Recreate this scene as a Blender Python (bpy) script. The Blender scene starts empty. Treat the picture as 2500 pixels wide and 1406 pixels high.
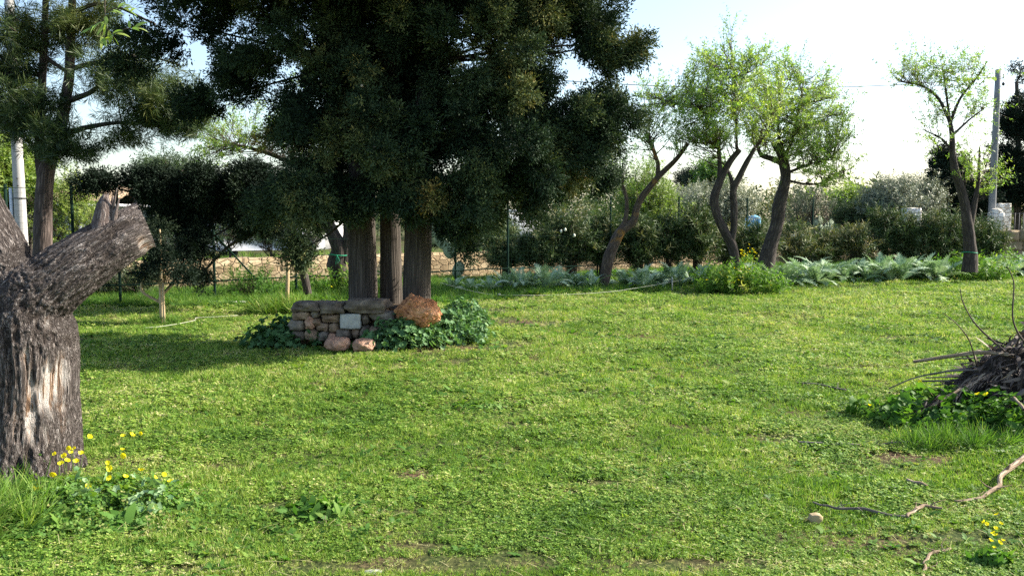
import bpy, math, random
import numpy as np
from mathutils import Vector

# ------------------------------------------------------------------ camera, sky, sun
sc = bpy.context.scene
F, HOR, EYE = 2122.0, 530.0, 1.6          # focal length in photo pixels, horizon row, eye height
PITCH = math.atan((703 - HOR) / F)
cd = bpy.data.cameras.new("camera")
cam = bpy.data.objects.new("camera", cd)
sc.collection.objects.link(cam)
cd.sensor_width = 36.0
cd.lens = 36.0 * F / 2500.0
cd.clip_start, cd.clip_end = 0.05, 3000.0
cam.location = (0, 0, EYE)
cam.rotation_euler = (math.pi / 2 - PITCH, 0, 0)
sc.camera = cam

SUN_EL, SUN_AZ = math.radians(33), math.radians(14)      # azimuth: degrees beyond due right (+X towards +Y)
w = bpy.data.worlds.new("World"); sc.world = w; w.use_nodes = True
nt = w.node_tree
sky = nt.nodes.new("ShaderNodeTexSky"); sky.sky_type = 'NISHITA'; sky.sun_disc = False
sky.sun_elevation = SUN_EL; sky.sun_rotation = math.pi / 2 - SUN_AZ
sky.air_density = 1.0; sky.dust_density = 1.5; sky.ozone_density = 1.0
bgn = nt.nodes["Background"]; bgn.inputs["Strength"].default_value = 0.12
nt.links.new(sky.outputs[0], bgn.inputs["Color"])
sl = bpy.data.lights.new("sun", 'SUN'); sl.energy = 5.0; sl.angle = math.radians(0.53); sl.color = (1.0, 0.93, 0.80)
so = bpy.data.objects.new("sun", sl); sc.collection.objects.link(so)
sv = Vector((math.cos(SUN_EL) * math.cos(SUN_AZ), math.cos(SUN_EL) * math.sin(SUN_AZ), math.sin(SUN_EL)))
so.rotation_euler = sv.to_track_quat('Z', 'Y').to_euler(); so.location = (20, 8, 20)
sc.view_settings.view_transform = 'Standard'; sc.view_settings.look = 'None'
sc.view_settings.exposure = 1.35; sc.view_settings.gamma = 1.0
sc.render.engine = 'CYCLES'
sc.cycles.max_bounces = 6; sc.cycles.diffuse_bounces = 3; sc.cycles.glossy_bounces = 2
sc.cycles.use_denoising = False
sc.cycles.transmission_bounces = 4; sc.cycles.transparent_max_bounces = 4

# ------------------------------------------------------------------ helpers
R = np.random.default_rng(7)
cp, sp_ = math.cos(PITCH), math.sin(PITCH)

def P(px, py, d):
    """photo pixel at world depth y=d -> world point"""
    u = (px - 1250) / F; v = (703 - py) / F
    dy = cp + v * sp_; dz = -sp_ + v * cp
    s = d / dy
    return np.array([u * s, d, EYE + dz * s])

def G(px, py):
    """photo pixel on the ground plane"""
    u = (px - 1250) / F; v = (703 - py) / F
    dy = cp + v * sp_; dz = -sp_ + v * cp
    s = -EYE / dz
    return np.array([u * s, dy * s, 0.0])

def pix(V):
    d = V - np.array([0, 0, EYE])
    f = d[:, 1] * cp - d[:, 2] * sp_; u = d[:, 1] * sp_ + d[:, 2] * cp
    return 1250 + F * d[:, 0] / f, 703 - F * u / f

def _h(i, j, k, s):
    n = (i * 374761393 + j * 668265263 + k * 2147483647 + s * 974634777) & 0xffffffff
    n = ((n ^ (n >> 13)) * 1274126177) & 0xffffffff
    n = ((n ^ (n >> 16)) * 2246822519) & 0xffffffff
    return ((n ^ (n >> 15)) & 0xffffff) / float(0xffffff)

def vn(p, s=0):
    """value noise 0..1 at Nx3 points"""
    p = np.asarray(p, float); i = np.floor(p).astype(np.int64); f = p - i; f = f * f * (3 - 2 * f)
    r = 0
    for a in (0, 1):
        for b in (0, 1):
            for c in (0, 1):
                wgt = (f[:, 0] if a else 1 - f[:, 0]) * (f[:, 1] if b else 1 - f[:, 1]) * (f[:, 2] if c else 1 - f[:, 2])
                r = r + wgt * _h(i[:, 0] + a, i[:, 1] + b, i[:, 2] + c, s)
    return r

def fbm(p, s=0, o=3):
    p = np.asarray(p, float); r = 0; a = 1; t = 0
    for k in range(o):
        r = r + a * vn(p * (2.03 ** k), s + k); t += a; a *= 0.5
    return r / t

def gz(x, y):
    x = np.atleast_1d(np.asarray(x, float)); y = np.atleast_1d(np.asarray(y, float))
    p = np.stack([x * 0.55, y * 0.55, x * 0], 1)
    q = np.stack([x * 2.4, y * 2.4, x * 0 + 5], 1)
    return 0.05 * (vn(p, 3) - 0.5) + 0.022 * (vn(q, 5) - 0.5)

def nrm(v):
    v = np.asarray(v, float); return v / (np.linalg.norm(v, axis=-1, keepdims=True) + 1e-9)

def rdir(n, rng=R):
    return nrm(rng.normal(size=(n, 3)))

def link(o): sc.collection.objects.link(o); return o

def tag(o, label=None, cat=None, group=None, kind=None):
    if label: o['label'] = label
    if cat: o['category'] = cat
    if group: o['group'] = group
    if kind: o['kind'] = kind
    return o

def meshdata(name, V, Q, mat, attrs=None, smooth=False, offset=(0, 0, 0)):
    V = np.asarray(V, np.float32) - np.asarray(offset, np.float32); Q = np.asarray(Q, np.int32)
    me = bpy.data.meshes.new(name)
    me.vertices.add(len(V)); me.vertices.foreach_set("co", V.ravel())
    k = Q.shape[1]
    me.loops.add(Q.size); me.loops.foreach_set("vertex_index", Q.ravel())
    me.polygons.add(len(Q)); me.polygons.foreach_set("loop_start", np.arange(0, Q.size, k, dtype=np.int32))
    if smooth: me.polygons.foreach_set("use_smooth", np.ones(len(Q), bool))
    me.update(calc_edges=True)
    for an, av in (attrs or {}).items():
        av = np.asarray(av, np.float32)
        if av.ndim == 1:
            a = me.attributes.new(an, 'FLOAT', 'POINT'); a.data.foreach_set("value", av)
        else:
            a = me.attributes.new(an, 'FLOAT_VECTOR', 'POINT'); a.data.foreach_set("vector", av.ravel())
    if mat: me.materials.append(mat)
    return me

def mk(name, geo, mat, parent=None, smooth=False, loc=None):
    """geo = (V, Q, attrs). With a parent: V in world coordinates, made local to the thing's base"""
    V, Q = geo[0], geo[1]; attrs = geo[2] if len(geo) > 2 else None
    root = parent
    while root is not None and root.parent is not None: root = root.parent
    off = np.array(root.location) if root is not None else (np.array(loc) if loc is not None else np.zeros(3))
    o = bpy.data.objects.new(name, meshdata(name, V, Q, mat, attrs, smooth, off))
    link(o)
    if parent is not None: o.parent = parent
    elif loc is not None: o.location = loc
    return o

def thing(name, loc, label, cat, group=None, kind=None):
    o = bpy.data.objects.new(name, None); link(o); o.empty_display_size = 0.2
    o.location = [float(c) for c in loc]
    return tag(o, label, cat, group, kind)

def copy_thing(o, loc, rz=None, scale=None, label=None):
    c = o.copy(); link(c); c.location = [float(a) for a in loc]
    if rz is not None: c.rotation_euler = (0, 0, rz)
    if scale is not None: c.scale = (scale, scale, scale) if not isinstance(scale, tuple) else scale
    if label: c['label'] = label
    for ch in o.children:
        d = ch.copy(); link(d); d.parent = c
        for g in ch.children:
            e = g.copy(); link(e); e.parent = d
    return c

def join(gs):
    Vs, Qs, n = [], [], 0; keys = set()
    for g in gs:
        if len(g) > 2: keys |= set(g[2].keys())
    at = {k: [] for k in keys}
    for g in gs:
        Vs.append(g[0]); Qs.append(np.asarray(g[1]) + n); n += len(g[0])
        for k in keys: at[k].append(g[2][k])
    return np.concatenate(Vs), np.concatenate(Qs), {k: np.concatenate(v) for k, v in at.items()}

def frames(d, roll):
    """rotation matrices (N,3,3) whose z column is d, rolled"""
    d = nrm(d); a = np.where(np.abs(d[:, 2:3]) > 0.95, [[1., 0, 0]], [[0., 0, 1]])
    x = nrm(np.cross(a, d)); y = np.cross(d, x)
    c, s = np.cos(roll)[:, None], np.sin(roll)[:, None]
    return np.stack([x * c + y * s, -x * s + y * c, d], axis=2)

def scatter(tm, pos, d, scale, tint, roll=None, rng=R):
    """merge copies of templates (V, Q, T) into one (V, Q, {'tint'})"""
    n = len(pos); pick = rng.integers(0, len(tm), n)
    roll = rng.uniform(0, 6.283, n) if roll is None else roll
    M = frames(d, roll); out = []
    for k, t in enumerate(tm):
        s = pick == k; m = int(s.sum())
        if not m: continue
        V = np.einsum('nij,vj->nvi', M[s], t[0]) * np.asarray(scale)[s][:, None, None] + pos[s][:, None, :]
        nv = len(t[0]); Q = (np.asarray(t[1])[None] + (np.arange(m) * nv)[:, None, None]).reshape(-1, 4)
        T = (t[2][None, :] + np.asarray(tint)[s][:, None]).reshape(-1)
        out.append((V.reshape(-1, 3), Q, {'tint': T}))
    return join(out)

def leaf_quads(b, d, n, L, W, mid=0.45, fold=0.0):
    """one kite-shaped face per leaf"""
    d = nrm(d); s = nrm(np.cross(d, n)); up = np.cross(s, d); N = len(b)
    L = np.broadcast_to(L, N)[:, None]; W = np.broadcast_to(W, N)[:, None]
    m = b + d * L * mid + up * W * fold
    V = np.stack([b, m + s * W / 2, b + d * L, m - s * W / 2], 1).reshape(-1, 3)
    return V, np.arange(N * 4).reshape(N, 4)

def ribbons(b, d, n, L, W, seg=4, droop=0.5, prof=None):
    """bent strips: base, direction, normal, length, width"""
    N = len(b); d = nrm(d); s = nrm(np.cross(d, n)); L = np.broadcast_to(L, N); W = np.broadcast_to(W, N)
    droop = np.broadcast_to(droop, N)
    prof = prof or (lambda t: math.sin(math.pi * min(1, 0.12 + 0.88 * t)) ** 0.7 if t < 1 else 0.02)
    p = b.copy(); rows = []
    for i in range(seg + 1):
        t = i / seg; ww = prof(t) * W / 2
        rows.append(p - s * ww[:, None]); rows.append(p + s * ww[:, None])
        d = nrm(d + np.array([0, 0, -1.0]) * (droop * (0.6 + t))[:, None] / seg)
        p = p + d * (L / seg)[:, None]
    V = np.stack(rows, 1).reshape(-1, 3); nv = 2 * (seg + 1)
    q = np.array([[2 * i, 2 * i + 1, 2 * i + 3, 2 * i + 2] for i in range(seg)])
    Q = (q[None] + (np.arange(N) * nv)[:, None, None]).reshape(-1, 4)
    return V, Q

def tube(pts, rad, sides=8, rough=0.0, seed=0, sub=1, cap=True, ks=(22, 3.0), cap0=False):
    """tube along a polyline, with bark coordinates stored on it"""
    pts = np.asarray(pts, float); rad = np.asarray(rad, float)
    if sub > 1 and len(pts) > 2:                      # Catmull-Rom
        e = np.concatenate([[2 * pts[0] - pts[1]], pts, [2 * pts[-1] - pts[-2]]]); a = []; ra = []
        for i in range(len(pts) - 1):
            for k in range(sub):
                t = k / sub; p0, p1, p2, p3 = e[i:i + 4]
                a.append(0.5 * (2 * p1 + (p2 - p0) * t + (2 * p0 - 5 * p1 + 4 * p2 - p3) * t * t + (-p0 + 3 * p1 - 3 * p2 + p3) * t ** 3))
                ra.append(rad[i] * (1 - t) + rad[i + 1] * t)
        a.append(pts[-1]); ra.append(rad[-1]); pts = np.array(a); rad = np.array(ra)
    elif sub > 1:
        t = np.linspace(0, 1, sub + 1)[:, None]; pts = pts[0] * (1 - t) + pts[1] * t; rad = rad[0] * (1 - t[:, 0]) + rad[1] * t[:, 0]
    n = len(pts); tg = nrm(np.gradient(pts, axis=0))
    x = np.cross(tg[0], [0.31, 0.95, 0.05]); x = x / np.linalg.norm(x); X = [x]
    for i in range(1, n):
        x = X[-1] - tg[i] * np.dot(X[-1], tg[i]); X.append(x / np.linalg.norm(x))
    X = np.array(X); Y = np.cross(tg, X)
    if cap:
        pts = np.concatenate([pts, pts[-1:]]); rad = np.append(rad, 1e-4); X = np.concatenate([X, X[-1:]]); Y = np.concatenate([Y, Y[-1:]]); tg = np.concatenate([tg, tg[-1:]]); n += 1
    if cap0:
        pts = np.concatenate([pts[:1], pts]); rad = np.insert(rad, 0, 1e-4); X = np.concatenate([X[:1], X]); Y = np.concatenate([Y[:1], Y]); tg = np.concatenate([tg[:1], tg]); n += 1
    a = np.arange(sides) / sides * 2 * math.pi
    c, s = np.cos(a), np.sin(a)
    D = X[:, None, :] * c[None, :, None] + Y[:, None, :] * s[None, :, None]
    rr = rad[:, None] * np.ones(sides)[None]
    ln = np.concatenate([[0], np.cumsum(np.linalg.norm(np.diff(pts, axis=0), axis=1))])
    co = np.stack([c[None, :] * np.maximum(rad, 0.01)[:, None] * ks[0], s[None, :] * np.maximum(rad, 0.01)[:, None] * ks[0], (ln * ks[1])[:, None] + c[None, :] * 0], 2).reshape(-1, 3) + seed * 7.13
    if rough > 0:
        nz = fbm(co * 0.22, seed, 3).reshape(n, sides); rr = rr * (1 + rough * (nz - 0.5) * 2)
        nz = fbm(co * 0.8, seed + 3, 2).reshape(n, sides); rr = rr * (1 + rough * 0.45 * (nz - 0.5) * 2)
    V = (pts[:, None, :] + D * rr[..., None]).reshape(-1, 3)
    i = np.arange(n - 1)[:, None] * sides; j = np.arange(sides)[None]; jn = (j + 1) % sides
    Q = np.stack([i + j, i + jn, i + sides + jn, i + sides + j], 2).reshape(-1, 4)
    return V, Q, {'barkco': co}

def ico(c, r, seed=0, amp=0.25, n=7, box=0.0, freq=1.5):
    """lumpy or boxy rounded stone from a subdivided cube; c centre, r half sizes"""
    u = np.linspace(-1, 1, n + 1); Vs = []; Qs = []; k = 0
    for ax in range(3):
        for sg in (-1, 1):
            a, b = np.meshgrid(u, u, indexing='ij'); g = np.zeros((n + 1, n + 1, 3))
            g[..., ax] = sg; g[..., (ax + 1) % 3] = a; g[..., (ax + 2) % 3] = b if sg > 0 else -b
            Vs.append(g.reshape(-1, 3))
            i, j = np.meshgrid(np.arange(n), np.arange(n), indexing='ij'); i = i.ravel(); j = j.ravel()
            Qs.append(np.stack([i * (n + 1) + j, (i + 1) * (n + 1) + j, (i + 1) * (n + 1) + j + 1, i * (n + 1) + j + 1], 1) + k); k += (n + 1) ** 2
    V = np.concatenate(Vs); Q = np.concatenate(Qs)
    S = nrm(V); cube = V * 0.93; V = S * (1 - box) + cube * box
    l = np.linalg.norm(V, axis=1, keepdims=True)
    nz = fbm(S * freq + seed * 3.7, seed, 4)[:, None]
    V = V * (1 + amp * (nz - 0.5) * 2)
    key = np.round(V, 5); _, first, inv = np.unique(key, axis=0, return_index=True, return_inverse=True)
    V = V[first]; Q = np.asarray(inv).ravel()[Q]
    return V * np.asarray(r) + np.asarray(c), Q

def box(lo, hi):
    lo, hi = np.asarray(lo, float), np.asarray(hi, float)
    V = np.array([[lo[0] if i & 1 == 0 else hi[0], lo[1] if i & 2 == 0 else hi[1], lo[2] if i & 4 == 0 else hi[2]] for i in range(8)])
    return V, np.array([[0, 2, 3, 1], [4, 5, 7, 6], [0, 1, 5, 4], [2, 6, 7, 3], [0, 4, 6, 2], [1, 3, 7, 5]])

def rot_z(g, a, o):
    V = np.array(g[0]) - o; c, s = math.cos(a), math.sin(a)
    V = np.stack([V[:, 0] * c - V[:, 1] * s, V[:, 0] * s + V[:, 1] * c, V[:, 2]], 1) + o
    return (V,) + tuple(g[1:])

# ------------------------------------------------------------------ materials
def new_mat(name):
    m = bpy.data.materials.new(name); m.use_nodes = True; t = m.node_tree
    return m, t, t.nodes["Principled BSDF"], t.nodes["Material Output"]

def ramp(t, fac, cols):
    r = t.nodes.new("ShaderNodeValToRGB"); e = r.color_ramp.elements
    while len(e) < len(cols): e.new(0.5)
    for k, (p, c) in enumerate(cols): e[k].position = p; e[k].color = (c[0], c[1], c[2], 1)
    t.links.new(fac, r.inputs["Fac"]); return r.outputs["Color"]

def leaf_mat(name, cols, trans=0.35, rough=0.5, spec=0.3, tcol=(1.25, 1.35, 0.55)):
    m, t, b, out = new_mat(name)
    a = t.nodes.new("ShaderNodeAttribute"); a.attribute_name = 'tint'
    c = ramp(t, a.outputs["Fac"], cols)
    t.links.new(c, b.inputs["Base Color"]); b.inputs["Roughness"].default_value = rough; b.inputs["Specular IOR Level"].default_value = spec
    tr = t.nodes.new("ShaderNodeBsdfTranslucent"); mul = t.nodes.new("ShaderNodeMixRGB"); mul.blend_type = 'MULTIPLY'; mul.inputs[0].default_value = 1
    mul.inputs[2].default_value = (*tcol, 1); t.links.new(c, mul.inputs[1]); t.links.new(mul.outputs[0], tr.inputs["Color"])
    mx = t.nodes.new("ShaderNodeMixShader"); mx.inputs[0].default_value = trans
    t.links.new(b.outputs[0], mx.inputs[1]); t.links.new(tr.outputs[0], mx.inputs[2]); t.links.new(mx.outputs[0], out.inputs["Surface"])
    return m

def bark_mat(name, cols, scale=1.0, bump=0.6, rough=0.9, patch=None):
    m, t, b, out = new_mat(name)
    a = t.nodes.new("ShaderNodeAttribute"); a.attribute_name = 'barkco'
    n1 = t.nodes.new("ShaderNodeTexNoise"); n1.inputs["Scale"].default_value = scale; n1.inputs["Detail"].default_value = 6; n1.inputs["Roughness"].default_value = 0.65
    n2 = t.nodes.new("ShaderNodeTexVoronoi"); n2.feature = 'DISTANCE_TO_EDGE'; n2.inputs["Scale"].default_value = scale * 1.3
    t.links.new(a.outputs["Vector"], n1.inputs["Vector"])
    ad = t.nodes.new("ShaderNodeVectorMath"); ad.operation = 'MULTIPLY_ADD'
    t.links.new(n1.outputs["Color"], ad.inputs[0]); ad.inputs[1].default_value = (0.7, 0.7, 0.7); t.links.new(a.outputs["Vector"], ad.inputs[2])
    t.links.new(ad.outputs[0], n2.inputs["Vector"])
    mm = t.nodes.new("ShaderNodeMath"); mm.operation = 'MULTIPLY_ADD'; t.links.new(n2.outputs["Distance"], mm.inputs[0]); mm.inputs[1].default_value = 0.9
    m2 = t.nodes.new("ShaderNodeMath"); m2.operation = 'MULTIPLY'; t.links.new(n1.outputs["Fac"], m2.inputs[0]); m2.inputs[1].default_value = 0.75
    t.links.new(m2.outputs[0], mm.inputs[2])
    col = ramp(t, mm.outputs[0], cols)
    if patch:
        tc = t.nodes.new("ShaderNodeTexCoord"); n3 = t.nodes.new("ShaderNodeTexNoise"); n3.inputs["Scale"].default_value = patch[1]; n3.inputs["Detail"].default_value = 4
        t.links.new(tc.outputs["Object"], n3.inputs["Vector"]); f = ramp(t, n3.outputs["Fac"], [(patch[2], (0, 0, 0)), (patch[2] + 0.1, (1, 1, 1))])
        mx = t.nodes.new("ShaderNodeMixRGB"); t.links.new(f, mx.inputs[0]); t.links.new(col, mx.inputs[1]); mx.inputs[2].default_value = (*patch[0], 1); col = mx.outputs[0]
    t.links.new(col, b.inputs["Base Color"]); b.inputs["Roughness"].default_value = rough; b.inputs["Specular IOR Level"].default_value = 0.2
    bp = t.nodes.new("ShaderNodeBump"); bp.inputs["Strength"].default_value = bump; bp.inputs["Distance"].default_value = 0.02
    t.links.new(mm.outputs[0], bp.inputs["Height"]); t.links.new(bp.outputs[0], b.inputs["Normal"])
    return m

def noise_mat(name, cols, scale=5, bump=0.3, rough=0.9, detail=6, dist=0.02, spec=0.2, vor=0):
    m, t, b, out = new_mat(name); tc = t.nodes.new("ShaderNodeTexCoord")
    n1 = t.nodes.new("ShaderNodeTexNoise"); n1.inputs["Scale"].default_value = scale; n1.inputs["Detail"].default_value = detail; n1.inputs["Roughness"].default_value = 0.62
    t.links.new(tc.outputs["Object"], n1.inputs["Vector"])
    t.links.new(ramp(t, n1.outputs["Fac"], cols), b.inputs["Base Color"])
    b.inputs["Roughness"].default_value = rough; b.inputs["Specular IOR Level"].default_value = spec
    if bump:
        n2 = t.nodes.new("ShaderNodeTexNoise"); n2.inputs["Scale"].default_value = scale * 4; n2.inputs["Detail"].default_value = 8; t.links.new(tc.outputs["Object"], n2.inputs["Vector"])
        bp = t.nodes.new("ShaderNodeBump"); bp.inputs["Strength"].default_value = bump; bp.inputs["Distance"].default_value = dist
        t.links.new(n2.outputs["Fac"], bp.inputs["Height"]); t.links.new(bp.outputs[0], b.inputs["Normal"])
    return m

def flat(name, c, rough=0.6, metal=0.0):
    return noise_mat(name, [(0.3, [x * 0.85 for x in c]), (0.7, [min(1, x * 1.12) for x in c])], scale=9, bump=0.1, rough=rough, dist=0.004)

M = {}
M['grass'] = leaf_mat('lawn_green', [(0.0, (0.038, 0.088, 0.016)), (0.3, (0.105, 0.205, 0.028)), (0.6, (0.200, 0.325, 0.050)), (0.82, (0.36, 0.42, 0.10)), (1.0, (0.52, 0.48, 0.25))], 0.36, 0.6, 0.22, (1.15, 1.25, 0.6))
M['weed'] = leaf_mat('weed_green', [(0.0, (0.035, 0.095, 0.018)), (0.5, (0.085, 0.19, 0.03)), (0.85, (0.19, 0.29, 0.055)), (1.0, (0.36, 0.36, 0.13))], 0.38, 0.6, 0.2)
M['flower'] = leaf_mat('yellow_petals', [(0.0, (0.82, 0.72, 0.01)), (1.0, (0.92, 0.88, 0.05))], 0.4, 0.5, 0.2, (1.1, 1.0, 0.4))
M['mallow'] = leaf_mat('mallow_green', [(0.0, (0.04, 0.105, 0.035)), (0.6, (0.115, 0.225, 0.09)), (1.0, (0.27, 0.39, 0.20))], 0.25, 0.6, 0.2)
M['artichoke'] = leaf_mat('silver_green', [(0.0, (0.10, 0.19, 0.08)), (0.5, (0.26, 0.38, 0.21)), (1.0, (0.64, 0.72, 0.56))], 0.2, 0.55, 0.35, (1.0, 1.1, 0.7))
M['cypress'] = leaf_mat('cypress_green', [(0.0, (0.011, 0.024, 0.013)), (0.35, (0.034, 0.062, 0.032)), (0.62, (0.085, 0.120, 0.050)), (0.86, (0.20, 0.20, 0.07)), (1.0, (0.38, 0.27, 0.09))], 0.14, 0.7, 0.12, (1.0, 1.0, 0.5))
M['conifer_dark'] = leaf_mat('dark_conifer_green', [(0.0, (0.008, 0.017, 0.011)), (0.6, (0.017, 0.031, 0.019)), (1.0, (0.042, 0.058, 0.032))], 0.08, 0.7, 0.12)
M['pine'] = leaf_mat('pine_green', [(0.0, (0.022, 0.050, 0.022)), (0.5, (0.065, 0.105, 0.034)), (1.0, (0.18, 0.20, 0.055))], 0.2, 0.5, 0.3, (1.1, 1.1, 0.5))
M['almond'] = leaf_mat('almond_green', [(0.0, (0.09, 0.17, 0.045)), (0.5, (0.20, 0.32, 0.075)), (1.0, (0.40, 0.47, 0.13))], 0.45, 0.45, 0.4, (1.2, 1.3, 0.45))
M['oleander'] = leaf_mat('oleander_green', [(0.0, (0.024, 0.052, 0.020)), (0.6, (0.085, 0.125, 0.048)), (1.0, (0.24, 0.22, 0.11))], 0.15, 0.6, 0.2)
M['olive'] = leaf_mat('olive_silver', [(0.0, (0.10, 0.125, 0.075)), (0.5, (0.22, 0.25, 0.17)), (1.0, (0.40, 0.40, 0.29))], 0.2, 0.5, 0.3, (1.0, 1.0, 0.7))
M['yellowgreen'] = leaf_mat('spring_green', [(0.0, (0.07, 0.13, 0.03)), (0.5, (0.16, 0.24, 0.05)), (1.0, (0.33, 0.38, 0.10))], 0.4, 0.5, 0.3)
M['dryleaf'] = leaf_mat('dry_leaf_litter', [(0.0, (0.022, 0.016, 0.014)), (0.5, (0.085, 0.064, 0.052)), (0.8, (0.24, 0.185, 0.14)), (1.0, (0.55, 0.43, 0.31))], 0.1, 0.7, 0.3, (1, 1, 1))
M['stump_bark'] = None
M['cyp_bark'] = bark_mat('cypress_bark', [(0.2, (0.018, 0.015, 0.013)), (0.5, (0.065, 0.054, 0.045)), (0.85, (0.14, 0.118, 0.10))], 1.2, 1.0)
M['almond_bark'] = bark_mat('almond_bark', [(0.15, (0.018, 0.015, 0.014)), (0.5, (0.055, 0.045, 0.040)), (0.9, (0.14, 0.115, 0.10))], 1.0, 0.9)
M['lean_bark'] = bark_mat('lichen_bark', [(0.15, (0.025, 0.020, 0.018)), (0.5, (0.085, 0.063, 0.05)), (0.9, (0.19, 0.15, 0.12))], 1.0, 0.8, patch=((0.30, 0.155, 0.035), 2.2, 0.56))
M['pine_bark'] = bark_mat('pine_bark', [(0.2, (0.022, 0.016, 0.015)), (0.5, (0.075, 0.058, 0.052)), (0.9, (0.18, 0.14, 0.125))], 0.9, 0.9)
M['twig'] = bark_mat('twig_bark', [(0.2, (0.05, 0.038, 0.03)), (0.7, (0.13, 0.10, 0.08))], 0.8, 0.2)
M['drywood'] = bark_mat('bleached_branch', [(0.15, (0.09, 0.06, 0.042)), (0.45, (0.25, 0.18, 0.12)), (0.65, (0.40, 0.31, 0.22)), (0.95, (0.58, 0.50, 0.40))], 1.4, 0.9)
M['greywood'] = bark_mat('grey_branch', [(0.15, (0.06, 0.05, 0.045)), (0.5, (0.16, 0.135, 0.12)), (0.9, (0.30, 0.26, 0.23))], 0.8, 0.5)
M['stake'] = bark_mat('peeled_stake', [(0.15, (0.28, 0.20, 0.11)), (0.6, (0.46, 0.36, 0.22)), (0.9, (0.56, 0.46, 0.30))], 0.5, 0.3)
M['greenmetal'] = noise_mat('green_painted_metal', [(.3, (.008, .02, .014)), (.7, (.014, .032, .024))], 6, .1, .8, spec=.02)
M['concrete'] = noise_mat('pole_concrete', [(0.3, (0.34, 0.33, 0.32)), (0.7, (0.46, 0.45, 0.43))], 3, 0.15, 0.85, dist=0.005)
M['oldconcrete'] = noise_mat('weathered_concrete', [(0.3, (0.17, 0.175, 0.18)), (0.7, (0.25, 0.255, 0.26))], 3, 0.15, 0.85, dist=0.005)
M['pvc'] = flat('white_conduit', (0.62, 0.66, 0.70))
M['tie'] = flat('green_tie', (0.02, 0.30, 0.16))
M['rope'] = flat('pale_rope', (0.45, 0.46, 0.36))
M['wire'] = flat('dark_cable', (0.05, 0.05, 0.055))
M['slab'] = noise_mat('grey_slab', [(0.3, (0.055, 0.044, 0.034)), (0.55, (0.16, 0.13, 0.10)), (0.75, (0.28, 0.235, 0.18))], 9, 0.7)
M['stone_g'] = noise_mat('grey_stone', [(0.3, (0.10, 0.085, 0.068)), (0.6, (0.24, 0.205, 0.165)), (0.8, (0.36, 0.315, 0.25))], 10, 0.7)
M['stone_b'] = noise_mat('brown_stone', [(0.3, (0.13, 0.085, 0.055)), (0.6, (0.28, 0.20, 0.135)), (0.8, (0.40, 0.31, 0.215))], 9, 0.7)
M['stone_w'] = noise_mat('pale_cut_stone', [(0.3, (0.30, 0.30, 0.27)), (0.6, (0.44, 0.44, 0.40)), (0.8, (0.52, 0.51, 0.46))], 12, 0.4)
M['orange_rock'] = noise_mat('orange_rock', [(0.3, (0.22, 0.08, 0.035)), (0.5, (0.52, 0.24, 0.11)), (0.72, (0.70, 0.40, 0.22))], 7, 1.0, dist=0.04)
M['pink_rock'] = noise_mat('pinkish_rock', [(0.3, (0.20, 0.115, 0.08)), (0.55, (0.42, 0.25, 0.17)), (0.72, (0.52, 0.36, 0.26))], 9, 0.9, dist=0.02)

def field_wall_mat(name, cols, mortar, sx, sz):
    m, t, b, out = new_mat(name); tc = t.nodes.new("ShaderNodeTexCoord")
    mp = t.nodes.new("ShaderNodeMapping"); mp.inputs["Scale"].default_value = (sx, sx, sz); t.links.new(tc.outputs["Object"], mp.inputs["Vector"])
    v = t.nodes.new("ShaderNodeTexVoronoi"); v.inputs["Randomness"].default_value = 0.8; v.inputs["Scale"].default_value = 1
    e = t.nodes.new("ShaderNodeTexVoronoi"); e.feature = 'DISTANCE_TO_EDGE'; e.inputs["Randomness"].default_value = 0.8; e.inputs["Scale"].default_value = 1
    t.links.new(mp.outputs[0], v.inputs["Vector"]); t.links.new(mp.outputs[0], e.inputs["Vector"])
    sep = t.nodes.new("ShaderNodeSeparateColor"); t.links.new(v.outputs["Color"], sep.inputs[0])
    n1 = t.nodes.new("ShaderNodeTexNoise"); n1.inputs["Scale"].default_value = 9; n1.inputs["Detail"].default_value = 6; t.links.new(tc.outputs["Object"], n1.inputs["Vector"])
    mm = t.nodes.new("ShaderNodeMath"); mm.operation = 'MULTIPLY_ADD'; t.links.new(sep.outputs[0], mm.inputs[0]); mm.inputs[1].default_value = 0.5
    m2 = t.nodes.new("ShaderNodeMath"); m2.operation = 'MULTIPLY'; t.links.new(n1.outputs["Fac"], m2.inputs[0]); m2.inputs[1].default_value = 0.6; t.links.new(m2.outputs[0], mm.inputs[2])
    c = ramp(t, mm.outputs[0], cols); f = ramp(t, e.outputs["Distance"], [(0.0, (0, 0, 0)), (0.09, (1, 1, 1))])
    mx = t.nodes.new("ShaderNodeMixRGB"); t.links.new(f, mx.inputs[0]); mx.inputs[1].default_value = (*mortar, 1); t.links.new(c, mx.inputs[2])
    t.links.new(mx.outputs[0], b.inputs["Base Color"]); b.inputs["Roughness"].default_value = 0.95; b.inputs["Specular IOR Level"].default_value = 0.1
    ad = t.nodes.new("ShaderNodeMath"); ad.operation = 'MULTIPLY_ADD'; t.links.new(n1.outputs["Fac"], ad.inputs[0]); ad.inputs[1].default_value = 0.4; t.links.new(f, ad.inputs[2])
    bp = t.nodes.new("ShaderNodeBump"); bp.inputs["Strength"].default_value = 0.8; bp.inputs["Distance"].default_value = 0.03
    t.links.new(ad.outputs[0], bp.inputs["Height"]); t.links.new(bp.outputs[0], b.inputs["Normal"])
    return m
M['fieldwall'] = field_wall_mat('ochre_field_stone', [(0.2, (0.25, 0.18, 0.11)), (0.5, (0.37, 0.28, 0.17)), (0.8, (0.48, 0.38, 0.25))], (0.22, 0.16, 0.10), 5.0, 8.5)
M['blockwall'] = noise_mat('brown_block', [(0.3, (0.17, 0.125, 0.075)), (0.7, (0.36, 0.28, 0.185))], 5, 0.5)
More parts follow.
